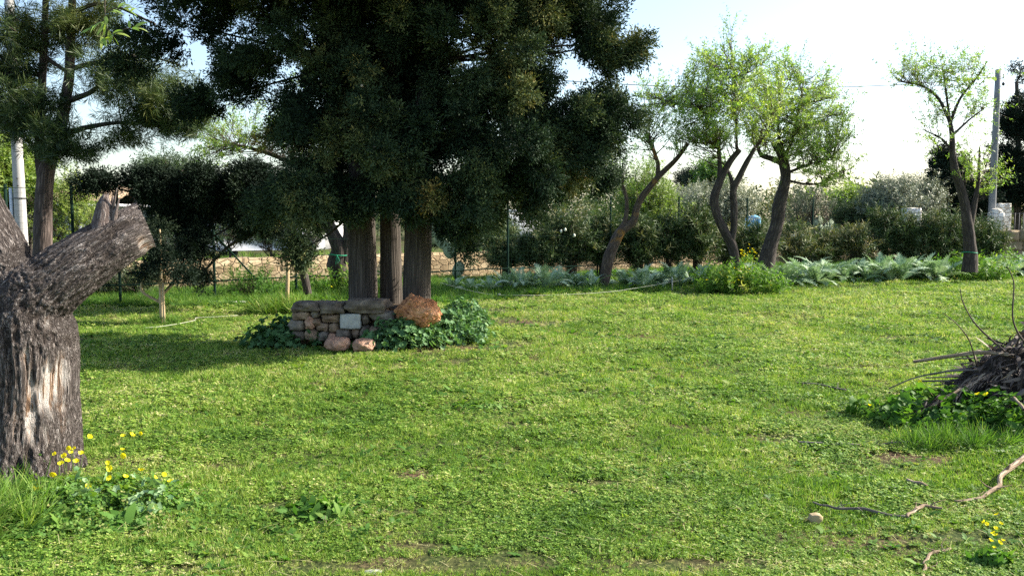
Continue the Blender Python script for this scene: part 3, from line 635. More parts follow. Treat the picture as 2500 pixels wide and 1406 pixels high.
def broadleaf(name, label, cat, limbs, d, blobs, n_shoot, dens, mat='almond', bark='almond_bark', tm=TA, tint=.5, tsd=.14, seed=1, group=None, lscale=1.0, r0=.016, side=1.0, down=0.0, tube_sides=12, ws=.78):
    rng = np.random.default_rng(seed); wood, nodes = limb_tree(limbs, d, seed=seed, sides=tube_sides, ws=ws)
    tg, _, _, _ = blob_pts(blobs, n_shoot, rng, .25); tw, sp, sd = shoots(nodes, tg, rng, r0)
    th = thing(name, [wood[0][:, 0][np.argmin(wood[0][:, 2])], d, 0], label, cat, group)
    # side twigs
    k = rng.integers(0, len(sp), int(len(sp) * dens)); pos = sp[k] + rng.normal(0, .03, (len(k), 3)); dr_ = nrm(sd[k] * 1.1 + rdir(len(k), rng) * .75 * side + np.array([0, 0, .3 - down])); 
    off = rng.uniform(0, .30, len(k))[:, None] * dr_; stem = scatter(TS, pos, dr_, rng.uniform(.6, 1.5, len(k)), np.zeros(len(k)), rng=rng)
    lt_ = rng.normal(0, 1, len(k)) * tsd + tint + (fbm(pos * 1.3, seed, 2) - .5) * .5
    tips = tg[rng.integers(0, len(tg), len(tg))]; pos2 = pos + off; lv = scatter(tm, pos2, dr_, rng.uniform(.7, 1.3, len(k)) * lscale, lt_, rng=rng)
    mk('trunk', wood, M[bark], th, smooth=True)
    V2 = np.concatenate([tw[0], stem[0]]); Q2 = np.concatenate([tw[1], stem[1] + len(tw[0])]); mk('branches', (V2, Q2, {'barkco': V2 * 8}), M['twig'], th)
    mk('crown', lv, M[mat], th); return th

# ------------------------------------------------------------------ three cypresses in the stone planter
CY = 11.2
def plumes(blobs, n, rng, centre, per=58, L0=.34, L1=.76, fat=.24):
    """foliage boughs: points gathered along short tapering axes whose tips lie on the pixel-placed blobs"""
    bl = np.array(blobs, float); cs = np.array([P(b_[0], b_[1], b_[4]) for b_ in bl]); rs = np.stack([bl[:, 2] * bl[:, 4] / F, bl[:, 5], bl[:, 3] * bl[:, 4] / F], 1)
    wv = rs[:, 0] * rs[:, 2] + rs[:, 0] * rs[:, 1] + rs[:, 1] * rs[:, 2] + .02; nc = max(n // per, 3 * len(cs)); kb = rng.choice(len(cs), nc, p=wv / wv.sum()); kb[:3 * len(cs)] = np.tile(np.arange(len(cs)), 3)
    cd_ = rdir(nc, rng); small = rs[kb].min(1); tip = cs[kb] + cd_ * rs[kb] * (.45 + .58 * rng.uniform(0, 1, nc)[:, None] ** .5)
    o2 = nrm((tip - centre) * [1, 1, 0]); ax = nrm(cd_ * .8 + o2 * .8 + np.array([0, 0, .15]) + rng.normal(0, .30, (nc, 3))); ax[:, 2] -= .45 * (tip[:, 2] < 2.3); ax = nrm(ax)
    LL = np.clip(rng.uniform(L0, L1, nc), 0, .16 + small * 1.5); pk = LL ** 1.6; ki = rng.choice(nc, n, p=pk / pk.sum()); t_ = rng.uniform(0, 1, n); base = tip - ax * LL[:, None]
    od = rdir(n, rng); od = nrm(od - ax[ki] * (od * ax[ki]).sum(1)[:, None]); w_ = LL[ki] * fat * np.sqrt(np.clip(1.02 - t_, 0, 1)) * (.4 + .6 * np.minimum(1, t_ * 3))
    pos = base[ki] + ax[ki] * (LL[ki] * t_)[:, None] + od * (w_ * rng.uniform(.3, 1, n))[:, None]
    return pos, od, ax[ki], rng.normal(0, .13, nc)[ki] + .18 * (t_ - .5), cs

def cypress(label, trunk, td, blobs, n, seed, hi):
    rng = np.random.default_rng(seed); pts, rad = px_nodes(trunk, td)
    th = thing('cypress_tree', [pts[0][0], td, 0], label, 'cypress tree', 'cypress trees in the stone planter')
    wood = tube(pts, rad, 28, .10, seed, sub=8, ks=(26, 1.0)); gs = [wood]
    pos, dr_, axk, ctint, cs = plumes(blobs, n, rng, np.array([pts[4][0], td, 0]))
    ax_ = pts[-3:].mean(0)
    out_ = nrm((pos - np.array([ax_[0], td, 0])) * [1, 1, 0]); d = nrm(dr_ * .75 + axk * .9 + np.array([0, 0, -.08]) + rdir(n, rng) * .3)
    tz = (fbm(pos * 2.2, seed + 5, 2) - .5) * .8 + ctint; tint_ = .32 + tz + rng.normal(0, .09, n)
    lv = scatter(TC, pos, d, rng.uniform(.75, 1.35, n), tint_, rng=rng)
    pos_h, dr_h, _, _ = blob_pts(hi, max(10, n // 4), rng, .3); lv2 = scatter(TC, pos_h, nrm(dr_h + [0, 0, .5]), rng.uniform(1.8, 2.6, len(pos_h)), rng.normal(.35, .12, len(pos_h)), rng=rng)
    # limbs reaching into the foliage
    for c in cs[::2]:
        j = 0; zs = max(c[2] + rng.uniform(-.3, .6), 1.85); s = pts[int(np.argmin(np.abs(pts[:, 2] - zs)))] + [0, 0, 0]; mid = (s + c) / 2 + rng.normal(0, .08, 3) - [0, 0, .05]; gs.append(tube([s, mid, c], [.022, .014, .007], 6, .1, 3, sub=4))
    for c in range(16):
        s = pos[rng.integers(0, n)]; e_ = s + rng.normal(0, .22, 3); gs.append(tube([s, (s + e_) / 2 + rng.normal(0, .04, 3), e_], [.007, .005, .002], 4, cap=False, sub=3))
    mk('trunk', join(gs), M['cyp_bark'], th, smooth=True); mk('crown', join([lv, lv2]), M['cypress'], th)
    # cones
    cv = ico([0, 0, 0], [.016] * 3, 3, .12, 3); front = np.argsort(pos[:, 1])[: n // 3]; cm = None
    for c in rng.choice(front, 11, replace=False):
        if cm is None:
            cm = meshdata('cone', cv[0], cv[1], M['cone'], smooth=True)
        o = bpy.data.objects.new('cone', cm); link(o); o.parent = th; o.location = Vector([float(a_) for a_ in (pos[c] + d[c] * .12 - np.array(th.location))])
    return th
M['cone'] = flat('pale_cone', (.42, .34, .25))
hiL = [(560, -400, 420, 290, 9.8, 2.1), (640, -700, 300, 280, 10.6, 1.6)]
hiM = [(930, -400, 300, 290, 9.9, 2.1), (930, -750, 260, 330, 10.8, 1.5)]
hiR = [(1220, -370, 300, 280, 10.4, 1.7), (1180, -650, 260, 300, CY, 1.3)]
cypress('left cypress of three, thickest grey trunk behind the stone slabs', [(888, 850, 40), (888, 780, 36), (886, 690, 35), (884, 600, 34), (882, 500, 32), (878, 350, 28), (870, 150, 24), (860, -200, 20), (850, -600, 12)], 11.2,
        [(720, 130, 190, 200, 11, 1.2), (700, 330, 55, 95, 11.3, .8), (760, 370, 160, 160, 11.0, 1.0), (770, 490, 80, 62, 10.5, .6), (690, 500, 55, 60, 11.2, .6), (800, 430, 60, 60, 11.8, .5), (600, -60, 260, 90, 10.6, 1.3), (850, -60, 200, 90, 10.4, 1.2), (728, 610, 26, 50, 11.6, .25), (640, 540, 55, 45, 11.8, .4), (420, 50, 170, 105, 11, .9), (330, 150, 60, 30, 11, .4), (500, 250, 60, 40, 11.2, .4), (560, 150, 90, 75, 11.2, .8), (800, 240, 120, 200, 10.6, .9), (830, 500, 45, 40, 10.6, .3)], 8500, 101, hiL)
cypress('middle cypress of three, slimmest trunk with a reddish sunlit streak', [(957, 850, 28), (956, 780, 27), (955, 690, 26), (954, 600, 25), (952, 500, 24), (950, 350, 22), (945, 150, 19), (940, -200, 15), (938, -650, 9)], 11.45,
        [(950, 120, 170, 180, 11.2, 1.4), (960, 330, 150, 140, 10.8, 1.1), (960, 440, 110, 65, 10.6, .7), (890, 495, 50, 35, 10.5, .3), (1000, 490, 60, 38, 10.5, .4), (1020, -60, 200, 80, 10.6, 1.2), (1010, 110, 70, 190, 12.2, .7), (1010, 340, 70, 110, 12.2, .7), (860, 80, 90, 160, 12.2, .7), (900, 300, 90, 120, 12.2, .7), (900, 350, 110, 110, 10.7, .8)], 7600, 102, hiM)
cypress('right cypress of three, dark furrowed trunk behind the orange rock', [(1018, 850, 38), (1018, 780, 34), (1018, 690, 33), (1020, 600, 32), (1022, 500, 31), (1030, 350, 28), (1050, 150, 23), (1060, -200, 18), (1070, -600, 10)], 11.1,
        [(1180, 130, 190, 190, 11, 1.3), (1300, -60, 200, 80, 11, 1.0), (1335, 40, 125, 58, 11, .9), (1460, 25, 68, 62, 11, .5), (1470, 112, 36, 34, 10.9, .2), (1535, 132, 42, 18, 10.9, .15), (1580, 104, 26, 13, 10.9, .1), (1487, 162, 13, 20, 10.9, .1), (1265, 190, 80, 70, 10.8, .7), (1230, 315, 175, 125, 10.8, 1.1), (1390, 315, 100, 75, 11, .8), (1470, 268, 70, 48, 11, .5), (1548, 286, 32, 14, 11, .15), (1480, 335, 40, 38, 11, .4), (1290, 420, 150, 80, 10.8, .9), (1425, 410, 70, 52, 11, .6), (1490, 445, 28, 22, 11, .3), (1130, 485, 100, 70, 10.5, .7), (1110, 550, 45, 32, 10.5, .4), (1225, 525, 70, 32, 10.9, .5), (1138, 602, 26, 20, 11.2, .25), (1295, 520, 45, 22, 11, .4)], 12500, 103, hiR)

# ------------------------------------------------------------------ lower dark conifer behind, young sapling
def conifer(name, label, trunk, d, blobs, n, seed, mat, tm=TC, s=(.8, 1.5), tint=.35, bark='cyp_bark', cat='conifer', extra_limbs=(), group=None, up=.25):
    rng = np.random.default_rng(seed); pts, rad = px_nodes(trunk, d); gs = [tube(pts, rad, 10, .12, seed, sub=5)]
    th = thing(name, [pts[0][0], d, 0], label, cat, group); g_ = d / 15.; pos, dr_, axk, ct, cs = plumes(blobs, n, rng, np.array([pts[0][0], d, 0]), 45, .35 * g_, .85 * g_, .27)
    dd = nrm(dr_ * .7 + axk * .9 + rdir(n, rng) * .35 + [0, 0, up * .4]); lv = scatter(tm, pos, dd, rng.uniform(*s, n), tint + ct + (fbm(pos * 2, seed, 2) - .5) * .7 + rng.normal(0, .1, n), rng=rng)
    for c in cs:
        jn = int(np.argmin(np.linalg.norm(pts - c + [0, 0, .4], axis=1) + 9 * (pts[:, 2] < 1.7))); gs.append(tube([pts[jn], (pts[jn] + c) / 2 + rng.normal(0, .12, 3), c], [rad[jn] * .35 + .01, .025, .008], 6, sub=4))
    for l in extra_limbs:
        p_, r_ = px_nodes(l, d); gs.append(tube(p_, r_, 8, .12, seed, sub=4))
    mk('trunk', join(gs), M[bark], th, smooth=True); mk('crown', lv, M[mat], th); return th
conifer('dark_conifer', 'low spreading dark conifer behind the stump, left of the cypress trunks', [(752, 718, 10), (742, 670, 10), (722, 610, 9), (680, 540, 9), (600, 470, 8), (520, 440, 5)], 15.6,
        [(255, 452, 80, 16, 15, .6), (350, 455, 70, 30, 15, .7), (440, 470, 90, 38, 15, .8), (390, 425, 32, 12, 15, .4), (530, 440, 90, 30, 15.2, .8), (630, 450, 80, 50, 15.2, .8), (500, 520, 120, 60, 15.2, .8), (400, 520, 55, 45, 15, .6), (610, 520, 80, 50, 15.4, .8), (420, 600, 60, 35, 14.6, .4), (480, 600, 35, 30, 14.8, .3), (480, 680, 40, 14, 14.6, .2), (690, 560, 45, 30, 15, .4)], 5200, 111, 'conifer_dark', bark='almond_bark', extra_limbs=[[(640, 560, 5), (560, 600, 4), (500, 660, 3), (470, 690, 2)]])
conifer('young_conifer', 'young conifer sapling with bushy foliage tied to a stake', [(395, 790, 5), (394, 740, 5), (392, 690, 5), (391, 620, 4), (390, 560, 2)], 13.1, [(392, 600, 28, 50, 13.1, .2), (395, 650, 50, 28, 13.1, .3), (355, 668, 30, 14, 13.1, .2), (445, 675, 26, 16, 13.1, .2)], 330, 112, 'conifer_dark', s=(.8, 1.2), bark='stake')
p0, p1 = P(401, 782, 13.05), P(398, 690, 13.05); tag(mk('wooden_stake', tube([p0 - [0, 0, .05], p1], [.018, .017], 8, .06, 4, sub=4), M['stake'], loc=p0, smooth=True), 'thin stake tied beside the young conifer sapling', 'stake')
p0, p1 = P(699, 762, 14.6), P(702, 640, 14.6); tag(mk('wooden_stake', tube([p0 - [0, 0, .05], (p0 + p1) / 2 + [.01, 0, 0], p1], [.034, .032, .03], 10, .06, 5, sub=4), M['stake'], loc=p0, smooth=True), 'pale round wooden stake standing alone left of the stone planter', 'stake')

# ------------------------------------------------------------------ pine at the left
rng = np.random.default_rng(120); PD = 13.2
pl = [[(95, 800, 33), (98, 700, 31), (104, 600, 27), (106, 500, 24), (112, 420, 25), (124, 385, 19), (150, 300, 17), (168, 200, 15), (172, 120, 14), (176, 20, 12), (180, -120, 10), (182, -400, 6)],
      [(106, 440, 18), (96, 380, 15), (98, 300, 14), (104, 180, 12), (110, 60, 10), (114, -150, 8), (110, -350, 4)], [(150, 330, 9), (220, 310, 7), (300, 300, 5), (400, 310, 4), (480, 330, 2)], [(160, 250, 9), (230, 220, 7), (250, 180, 5), (330, 130, 3)],
      [(168, 170, 8), (250, 150, 6), (360, 140, 4), (440, 160, 2)], [(100, 200, 7), (50, 180, 5), (-20, 120, 4)], [(168, 180, 6), (90, 120, 5), (20, 20, 3)], [(175, 30, 7), (260, 10, 5), (380, 60, 3)]]
wood, nodes = limb_tree(pl, PD, seed=9, sides=12)
pb = [(60, 90, 100, 110, 13.2, .9), (70, 250, 110, 60, 13, .8), (150, 330, 90, 50, 12.8, .6), (220, 60, 120, 80, 13.4, .9), (290, 200, 130, 70, 13.2, .8), (400, 220, 110, 60, 13.2, .7), (360, 290, 130, 42, 13.2, .6), (450, 300, 70, 40, 13.2, .5), (230, 370, 75, 24, 13, .4), (470, 240, 60, 50, 13.2, .4), (130, 380, 50, 22, 12.7, .3), (330, 340, 90, 20, 13, .4), (40, 330, 50, 40, 12.9, .5), (-60, 200, 90, 160, 13.2, .9)]
pos, dr_, kk, cs = blob_pts(pb, 5200, rng, .15); th = thing('pine_tree', P(95, 800, PD) * [1, 1, 0], 'tall pine with forked scaly trunk and hanging needles at far left', 'pine tree')
tg, _, _, _ = blob_pts(pb, 110, rng, .2); tw, sp, sd = shoots(nodes, tg, rng, .014, up=0); k = rng.integers(0, len(sp), 1700)
pos = np.concatenate([pos[:1500], sp[k] + rng.normal(0, .07, (len(k), 3))]); nP = len(pos)
lv = scatter(TP, pos, nrm(rdir(nP, rng) + [0, 0, .1]), rng.uniform(.9, 1.7, nP), .42 + (fbm(pos * 1.6, 7, 2) - .5) * 1.1 + rng.normal(0, .1, nP), rng=rng)
ph, dh, _, _ = blob_pts([(120, -300, 300, 230, 13.2, 1.8)], 700, rng, .2); lv2 = scatter(TP, ph, nrm(dh + [0, 0, .3]), rng.uniform(2, 3, len(ph)), rng.normal(.4, .1, len(ph)), rng=rng)
mk('trunk', wood, M['pine_bark'], th, smooth=True); mk('branches', tw, M['pine_bark'], th); mk('crown', join([lv, lv2]), M['pine'], th)

# ------------------------------------------------------------------ almond trees
broadleaf('almond_tree', 'gnarled dark tree with a green tie, left of the cypress trunks', 'tree', [[(835, 712, 26), (828, 680, 24), (822, 645, 27), (826, 610, 22), (812, 575, 18), (795, 530, 15), (770, 470, 12), (720, 400, 9)], [(840, 640, 16), (846, 600, 15), (850, 560, 14), (840, 480, 10), (830, 400, 7)], [(720, 400, 8), (640, 370, 5), (560, 350, 3)]], 18.2,
          [(520, 320, 70, 55, 18.2, 1.0), (560, 380, 70, 30, 18.2, .8), (480, 370, 50, 25, 18.2, .6), (620, 330, 70, 60, 18.2, .8), (700, 300, 120, 90, 18.2, 1.2)], 90, 1.1, seed=201, tint=.55, ws=.9)
broadleaf('almond_tree', 'leaning tree with orange lichen on its lower trunk, right of the cypresses', 'tree', [[(1474, 694, 17), (1478, 670, 18), (1486, 630, 20), (1500, 595, 17), (1516, 565, 15), (1545, 540, 14), (1556, 505, 11), (1572, 475, 11), (1610, 430, 10), (1650, 390, 8), (1680, 350, 6)], [(1518, 560, 13), (1526, 540, 9), (1530, 505, 6), (1526, 470, 5), (1512, 430, 3)], [(1605, 432, 7), (1606, 400, 6), (1594, 365, 5), (1580, 335, 4)]], 19.6,
          [(1560, 340, 75, 60, 19.6, .9), (1660, 310, 60, 50, 19.6, .7), (1500, 400, 50, 50, 19.6, .7), (1600, 250, 70, 45, 19.6, .8), (1540, 440, 60, 40, 19.6, .7)], 75, .75, bark='lean_bark', seed=202, tint=.42)
broadleaf('almond_tree', 'two-stemmed tree with yellow flowering weeds round its base', 'tree', [[(1798, 702, 18), (1797, 675, 14), (1795, 640, 13), (1788, 600, 14), (1772, 570, 13), (1752, 530, 12), (1743, 490, 13), (1752, 455, 12), (1768, 420, 10), (1786, 390, 9), (1806, 366, 8)], [(1786, 590, 10), (1792, 550, 10), (1792, 500, 11), (1790, 465, 10), (1806, 430, 9), (1824, 395, 8), (1842, 365, 5)], [(1758, 440, 9), (1757, 400, 7), (1754, 348, 6)], [(1754, 350, 3), (1735, 300, 3), (1700, 265, 2.5), (1640, 250, 2), (1590, 235, 1.5)], [(1800, 370, 4), (1797, 300, 3.5), (1795, 230, 2.5), (1790, 150, 1.5)], [(1838, 368, 4), (1870, 330, 3), (1890, 280, 2)], [(1790, 470, 8), (1786, 440, 6), (1774, 410, 4)]], 19.0,
          [(1780, 230, 120, 100, 19, 1.5), (1720, 170, 50, 55, 19, .7), (1775, 110, 24, 50, 19, .3), (1850, 150, 45, 45, 19, .7), (1640, 250, 85, 50, 19, 1.0), (1585, 240, 45, 32, 19, .5), (1700, 280, 90, 60, 19, 1.2), (1850, 280, 70, 80, 19, 1.1), (1760, 330, 90, 35, 19, .9), (1670, 330, 60, 50, 19, .8)], 300, 1.35, seed=203, tint=.6)
broadleaf('almond_tree', 'stout dark tree with swollen bent trunk and a round pruned knob', 'tree', [[(1868, 665, 36), (1874, 630, 29), (1884, 590, 23), (1896, 550, 20), (1902, 505, 21), (1912, 465, 17), (1918, 430, 15), (1912, 395, 15), (1905, 370, 13), (1890, 350, 10)], [(1900, 500, 17), (1894, 498, 17), (1891, 497, 13)], [(1915, 400, 9), (1884, 388, 8), (1858, 378, 7), (1848, 350, 4)], [(1912, 390, 7), (1935, 340, 5), (1950, 270, 3), (1960, 200, 1.5)], [(1905, 375, 6), (1900, 300, 4), (1905, 200, 2)], [(1916, 425, 5), (1980, 400, 3), (2030, 390, 2)], [(1916, 440, 4), (1990, 450, 2.5), (2060, 420, 1.5)]], 20.6,
          [(1940, 280, 105, 110, 20.6, 1.5), (1930, 180, 60, 45, 20.6, 1.0), (2010, 230, 45, 60, 20.6, .8), (2020, 320, 60, 70, 20.6, .9), (1970, 390, 80, 50, 20.6, 1.0), (2040, 410, 50, 50, 20.6, .7), (2078, 365, 22, 50, 20.6, .3), (2010, 452, 75, 28, 20.6, .7), (1960, 340, 110, 90, 20.6, 1.3), (1875, 230, 55, 90, 20.6, 1.0), (2060, 280, 30, 60, 20.6, .5), (1880, 350, 60, 60, 20.6, .8)], 320, 1.3, seed=204, tint=.62)
broadleaf('almond_tree', 'slim sparse tree with a green tie low on its trunk, at the right', 'tree', [[(2366, 664, 19), (2368, 625, 16), (2366, 590, 15), (2362, 550, 14), (2355, 500, 12), (2345, 460, 11), (2332, 420, 10), (2326, 380, 8), (2324, 330, 6), (2318, 290, 5)], [(2366, 560, 8), (2376, 510, 7), (2386, 460, 5), (2390, 410, 4), (2392, 360, 2)], [(2318, 295, 4.5), (2290, 240, 3.5), (2250, 210, 2.5), (2200, 200, 1.5)], [(2320, 300, 4), (2345, 240, 3), (2385, 190, 2), (2410, 150, 1.5)], [(2318, 290, 3), (2310, 230, 2.5), (2300, 160, 1.5)], [(2324, 370, 3), (2300, 340, 2), (2260, 320, 1.2)], [(2326, 330, 3), (2370, 290, 2), (2410, 260, 1)]], 20.6,
          [(2230, 170, 50, 40, 20.6, .8), (2290, 180, 60, 50, 20.6, .9), (2370, 190, 60, 45, 20.6, .8), (2340, 260, 70, 50, 20.6, .8), (2270, 290, 45, 40, 20.6, .6), (2400, 270, 30, 60, 20.6, .5), (2200, 190, 25, 35, 20.6, .3), (2280, 350, 45, 30, 20.6, .5), (2375, 370, 40, 50, 20.6, .6), (2350, 430, 30, 30, 20.6, .4), (2410, 440, 35, 40, 20.6, .4)], 260, .75, seed=205, tint=.55, r0=.009, ws=1.0)
def tie(px, py, d, r, label, tail=True):
    c = P(px, py, d); a = np.linspace(0, 2 * math.pi, 17)[:-1]; ring = np.stack([c[0] + r * np.cos(a), c[1] + r * np.sin(a), c[2] + .012 * np.sin(a * 2)], 1); gs = [tube(np.concatenate([ring, ring[:1]]), [.011] * 17, 5, cap=False)]
    if tail:
        q = c + np.array([.02, -r - .01, 0])
        for k in range(4): gs.append(tube([q, q + [.02 * k - .02, -.02, -.08], q + [.03 * k - .03, -.01, -.2 + .02 * k]], [.006, .006, .004], 4, sub=2))
    tag(mk('plastic_tie', join(gs), M['tie'], loc=c, smooth=True), label, 'tie')
tie(826, 622, 18.2, .215, 'green plastic tie round the gnarled trunk left of the cypresses'); tie(2367, 616, 20.6, .165, 'green plastic tie round the slim trunk at the right', False)

# ------------------------------------------------------------------ background trees and bushes
def bg(name, label, cat, px, py, d, blobs, n_sh, dens, mat, tm, tint, seed, trunk_r=10, lscale=1.3, bark='almond_bark', group=None):
    top = min(b_[1] for b_ in blobs); limbs = [[(px, py, trunk_r), (px + 3, py - (py - top) * .3, trunk_r * .8), (px - 4, py - (py - top) * .6, trunk_r * .5)], [(px, py - (py - top) * .25, trunk_r * .5), (px + (py - top) * .3, py - (py - top) * .6, trunk_r * .25)], [(px, py - (py - top) * .25, trunk_r * .5), (px - (py - top) * .3, py - (py - top) * .6, trunk_r * .25)]]
    return broadleaf(name, label, cat, limbs, d, [(a, b_, c, e, d, dr) for a, b_, c, e, dr in blobs], n_sh, dens, mat, bark, tm, tint, seed=seed, lscale=lscale, r0=.012, tube_sides=7, group=group)
bg('willow_tree', 'feathery light green tree behind the leaning trunk', 'tree', 1580, 650, 27, [(1570, 470, 75, 60, 1.3), (1620, 520, 50, 45, 1.0), (1530, 540, 60, 50, 1.0)], 150, 1.9, 'yellowgreen', TOL, .45, 301)
bg('olive_tree', 'pale silvery olive tree behind the two-stemmed tree', 'olive tree', 1700, 640, 34, [(1700, 512, 70, 42, 1.4), (1790, 505, 55, 40, 1.2), (1650, 530, 40, 32, .9)], 170, 2.0, 'olive', TOL, .6, 302, lscale=1.7)
bg('olive_tree', 'large silvery olive tree beyond the fence, left of the dark conifers', 'olive tree', 2190, 620, 32, [(2190, 510, 75, 48, 1.4), (2150, 492, 38, 32, .9), (2240, 492, 50, 36, 1.0), (2190, 475, 46, 26, .9)], 260, 2.4, 'olive', TOL, .5, 303, lscale=1.5)
bg('green_tree', 'dark green tree crown showing above the silvery olive on the left', 'tree', 1740, 600, 45, [(1740, 440, 30, 40, 1.0), (1760, 480, 40, 40, 1.2)], 60, 2, 'almond', TY, .1, 304, 6, 1.8)
bg('green_tree', 'bluish far treetop left of the two-stemmed tree', 'tree', 1695, 600, 75, [(1690, 455, 30, 15, 1.5), (1730, 440, 20, 15, 1.5)], 50, 2, 'conifer_dark', TOL, .9, 305, 5, 4)
bg('green_shrub', 'yellow green shrub between the stout trunk and the fence post', 'shrub', 2080, 600, 36, [(2070, 500, 35, 25, .9), (2110, 505, 30, 22, .8)], 70, 2.2, 'yellowgreen', TY, .55, 306, 5, 1.3)
bg('green_shrub', 'dark round shrub below the silvery olive', 'shrub', 2070, 600, 33, [(2060, 535, 34, 22, .6), (2110, 545, 45, 22, .7)], 90, 2.4, 'oleander', TOL, .35, 307, 5, 1.4)
bg('green_shrub', 'brownish thinly leaved shrub behind the stout trunk', 'shrub', 1985, 610, 31, [(1965, 490, 50, 40, .8), (1930, 530, 35, 35, .7), (2000, 500, 50, 36, .8)], 90, .9, 'olive', TOL, .15, 308, 4, 1.0)
bg('green_tree', 'yellow green tree at the far left edge behind the pole', 'tree', 30, 700, 24, [(20, 420, 60, 70, 1.4), (-40, 450, 60, 90, 1.4), (60, 440, 30, 60, .8)], 240, 2.2, 'yellowgreen', TY, .55, 309)
bg('green_tree', 'grey green slender tree between the pole and the pine', 'tree', 75, 700, 26, [(80, 480, 45, 80, .8), (60, 540, 40, 60, .8)], 130, 1.6, 'olive', TOL, .25, 310, 6)
bg('green_tree', 'light green leafy tree in front of the tiled house', 'tree', 190, 700, 24, [(170, 470, 60, 40, .9), (210, 520, 50, 50, .8), (150, 560, 50, 50, .8), (230, 560, 40, 50, .7)], 130, 1.1, 'yellowgreen', TOL, .6, 311, 6)
bg('green_tree', 'tall dark green tree behind the dark conifer', 'tree', 400, 700, 30, [(395, 430, 50, 22, 1.4), (450, 450, 60, 50, 1.4)], 110, 2.4, 'oleander', TOL, .3, 312, 8, 1.6)
bg('green_shrub', 'dark shrub against the stone wall under the cypress crown', 'shrub', 1120, 640, 25, [(1100, 560, 90, 40, 1.0), (1200, 560, 60, 40, .8)], 130, 2, 'oleander', TO, .3, 313, 5, 1.2)
for k, (a, b_, c, e, lab) in enumerate([(240, 690, 34, 26, 'grey green bush left of the sapling by the fence'), (330, 700, 30, 22, 'low dark bush directly left of the sapling'), (610, 710, 40, 20, 'low leafy bush by the leaning fence strut')]):
    d_ = 17.0; bg('green_shrub', lab, 'shrub', a, b_ + 38, d_, [(a, b_ + 5, c, e, .35)], 26, 3, ['olive', 'oleander', 'weed'][k], TOL, .4, 320 + k, 3, 1.0)
for k, (a, b_, c, e, lab) in enumerate([(450, 585, 60, 30, 'dark shrub behind the ochre wall, before the white house at left'), (560, 560, 40, 50, 'tall dark shrub behind the ochre wall beside the leaning strut'), (660, 575, 50, 40, 'dark shrub behind the ochre wall left of the gnarled trunk'), (760, 560, 40, 50, 'green shrub behind the ochre wall just left of the gnarled trunk')]):
    bg('green_shrub', lab, 'shrub', a, b_ + 75, 24.5, [(a, b_, c, e, .6)], 34, 2.2, 'oleander', TOL, .3, 340 + k, 4, 1.2)
fr = np.random.default_rng(330); n = 3600; px = fr.uniform(-250, 2750, n); dd_ = fr.uniform(58, 76, n); hh_ = (1.2 + 3.4 * fbm(np.stack([px * .012, px * 0, px * 0], 1), 5, 3)) * fr.uniform(.05, 1, n) ** .7
g = scatter(TY, np.stack([(px - 1250) / F * dd_, dd_, hh_], 1), nrm(rdir(n, fr) + [0, 0, .4]), fr.uniform(2.5, 5, n), fr.normal(.5, .25, n), rng=fr); tag(mk('far_trees', g, M['oleander']), 'low dark tree line along the horizon beyond the road', 'trees', kind='stuff')
# dark conifers at the right
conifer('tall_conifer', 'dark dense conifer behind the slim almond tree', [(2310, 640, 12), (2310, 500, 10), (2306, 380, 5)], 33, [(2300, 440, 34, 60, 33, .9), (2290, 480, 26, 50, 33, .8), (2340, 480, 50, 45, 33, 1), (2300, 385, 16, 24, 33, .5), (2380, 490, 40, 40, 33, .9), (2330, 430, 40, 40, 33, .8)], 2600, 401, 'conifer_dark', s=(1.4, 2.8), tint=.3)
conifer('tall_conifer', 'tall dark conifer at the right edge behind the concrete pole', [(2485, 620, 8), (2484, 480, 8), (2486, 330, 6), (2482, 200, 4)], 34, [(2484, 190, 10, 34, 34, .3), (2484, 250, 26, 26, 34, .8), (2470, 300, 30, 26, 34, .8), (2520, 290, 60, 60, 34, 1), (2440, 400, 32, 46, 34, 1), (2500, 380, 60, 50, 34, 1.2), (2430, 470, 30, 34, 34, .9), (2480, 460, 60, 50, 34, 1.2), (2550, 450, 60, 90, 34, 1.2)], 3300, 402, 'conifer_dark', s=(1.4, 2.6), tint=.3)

# ------------------------------------------------------------------ oleander hedge
ol = [(1235, 555, 60, 22.2, 'oleander shrub under the right side of the cypress crown'), (1320, 540, 62, 22, 'oleander shrub left of the pale flowers'), (1395, 520, 62, 22.2, 'oleander shrub with pale flower buds left of the leaning trunk'), (1470, 525, 55, 22.6, 'oleander shrub just behind the leaning trunk'), (1560, 525, 58, 22.6, 'oleander shrub right of the leaning trunk'), (1630, 520, 50, 23, 'oleander shrub directly left of the second fence post'),
      (1700, 495, 58, 23, 'tallest oleander shrub left of the two-stemmed tree'), (1770, 560, 45, 24, 'thin oleander shrub behind the two-stemmed tree'), (1840, 545, 46, 24, 'oleander shrub between the two-stemmed and the stout tree'), (1950, 545, 52, 24.5, 'brownish oleander shrub right of the stout trunk'), (2010, 570, 46, 25, 'low oleander shrub right of the stout trunk, beside the fence post'), (2080, 555, 50, 25, 'thin oleander shrub left of the far fence post'),
      (2160, 500, 58, 25.5, 'tall oleander shrub in front of the silvery olive'), (2225, 522, 54, 25.5, 'oleander shrub under the small stone pillar'), (2290, 512, 58, 25.5, 'dark oleander shrub left of the slim tree'), (2345, 520, 54, 26, 'oleander shrub right behind the slim tree'), (2400, 545, 48, 26, 'small oleander shrub at the foot of the concrete pole')]
M['petal'] = flat('pale_petals', (.70, .72, .62))
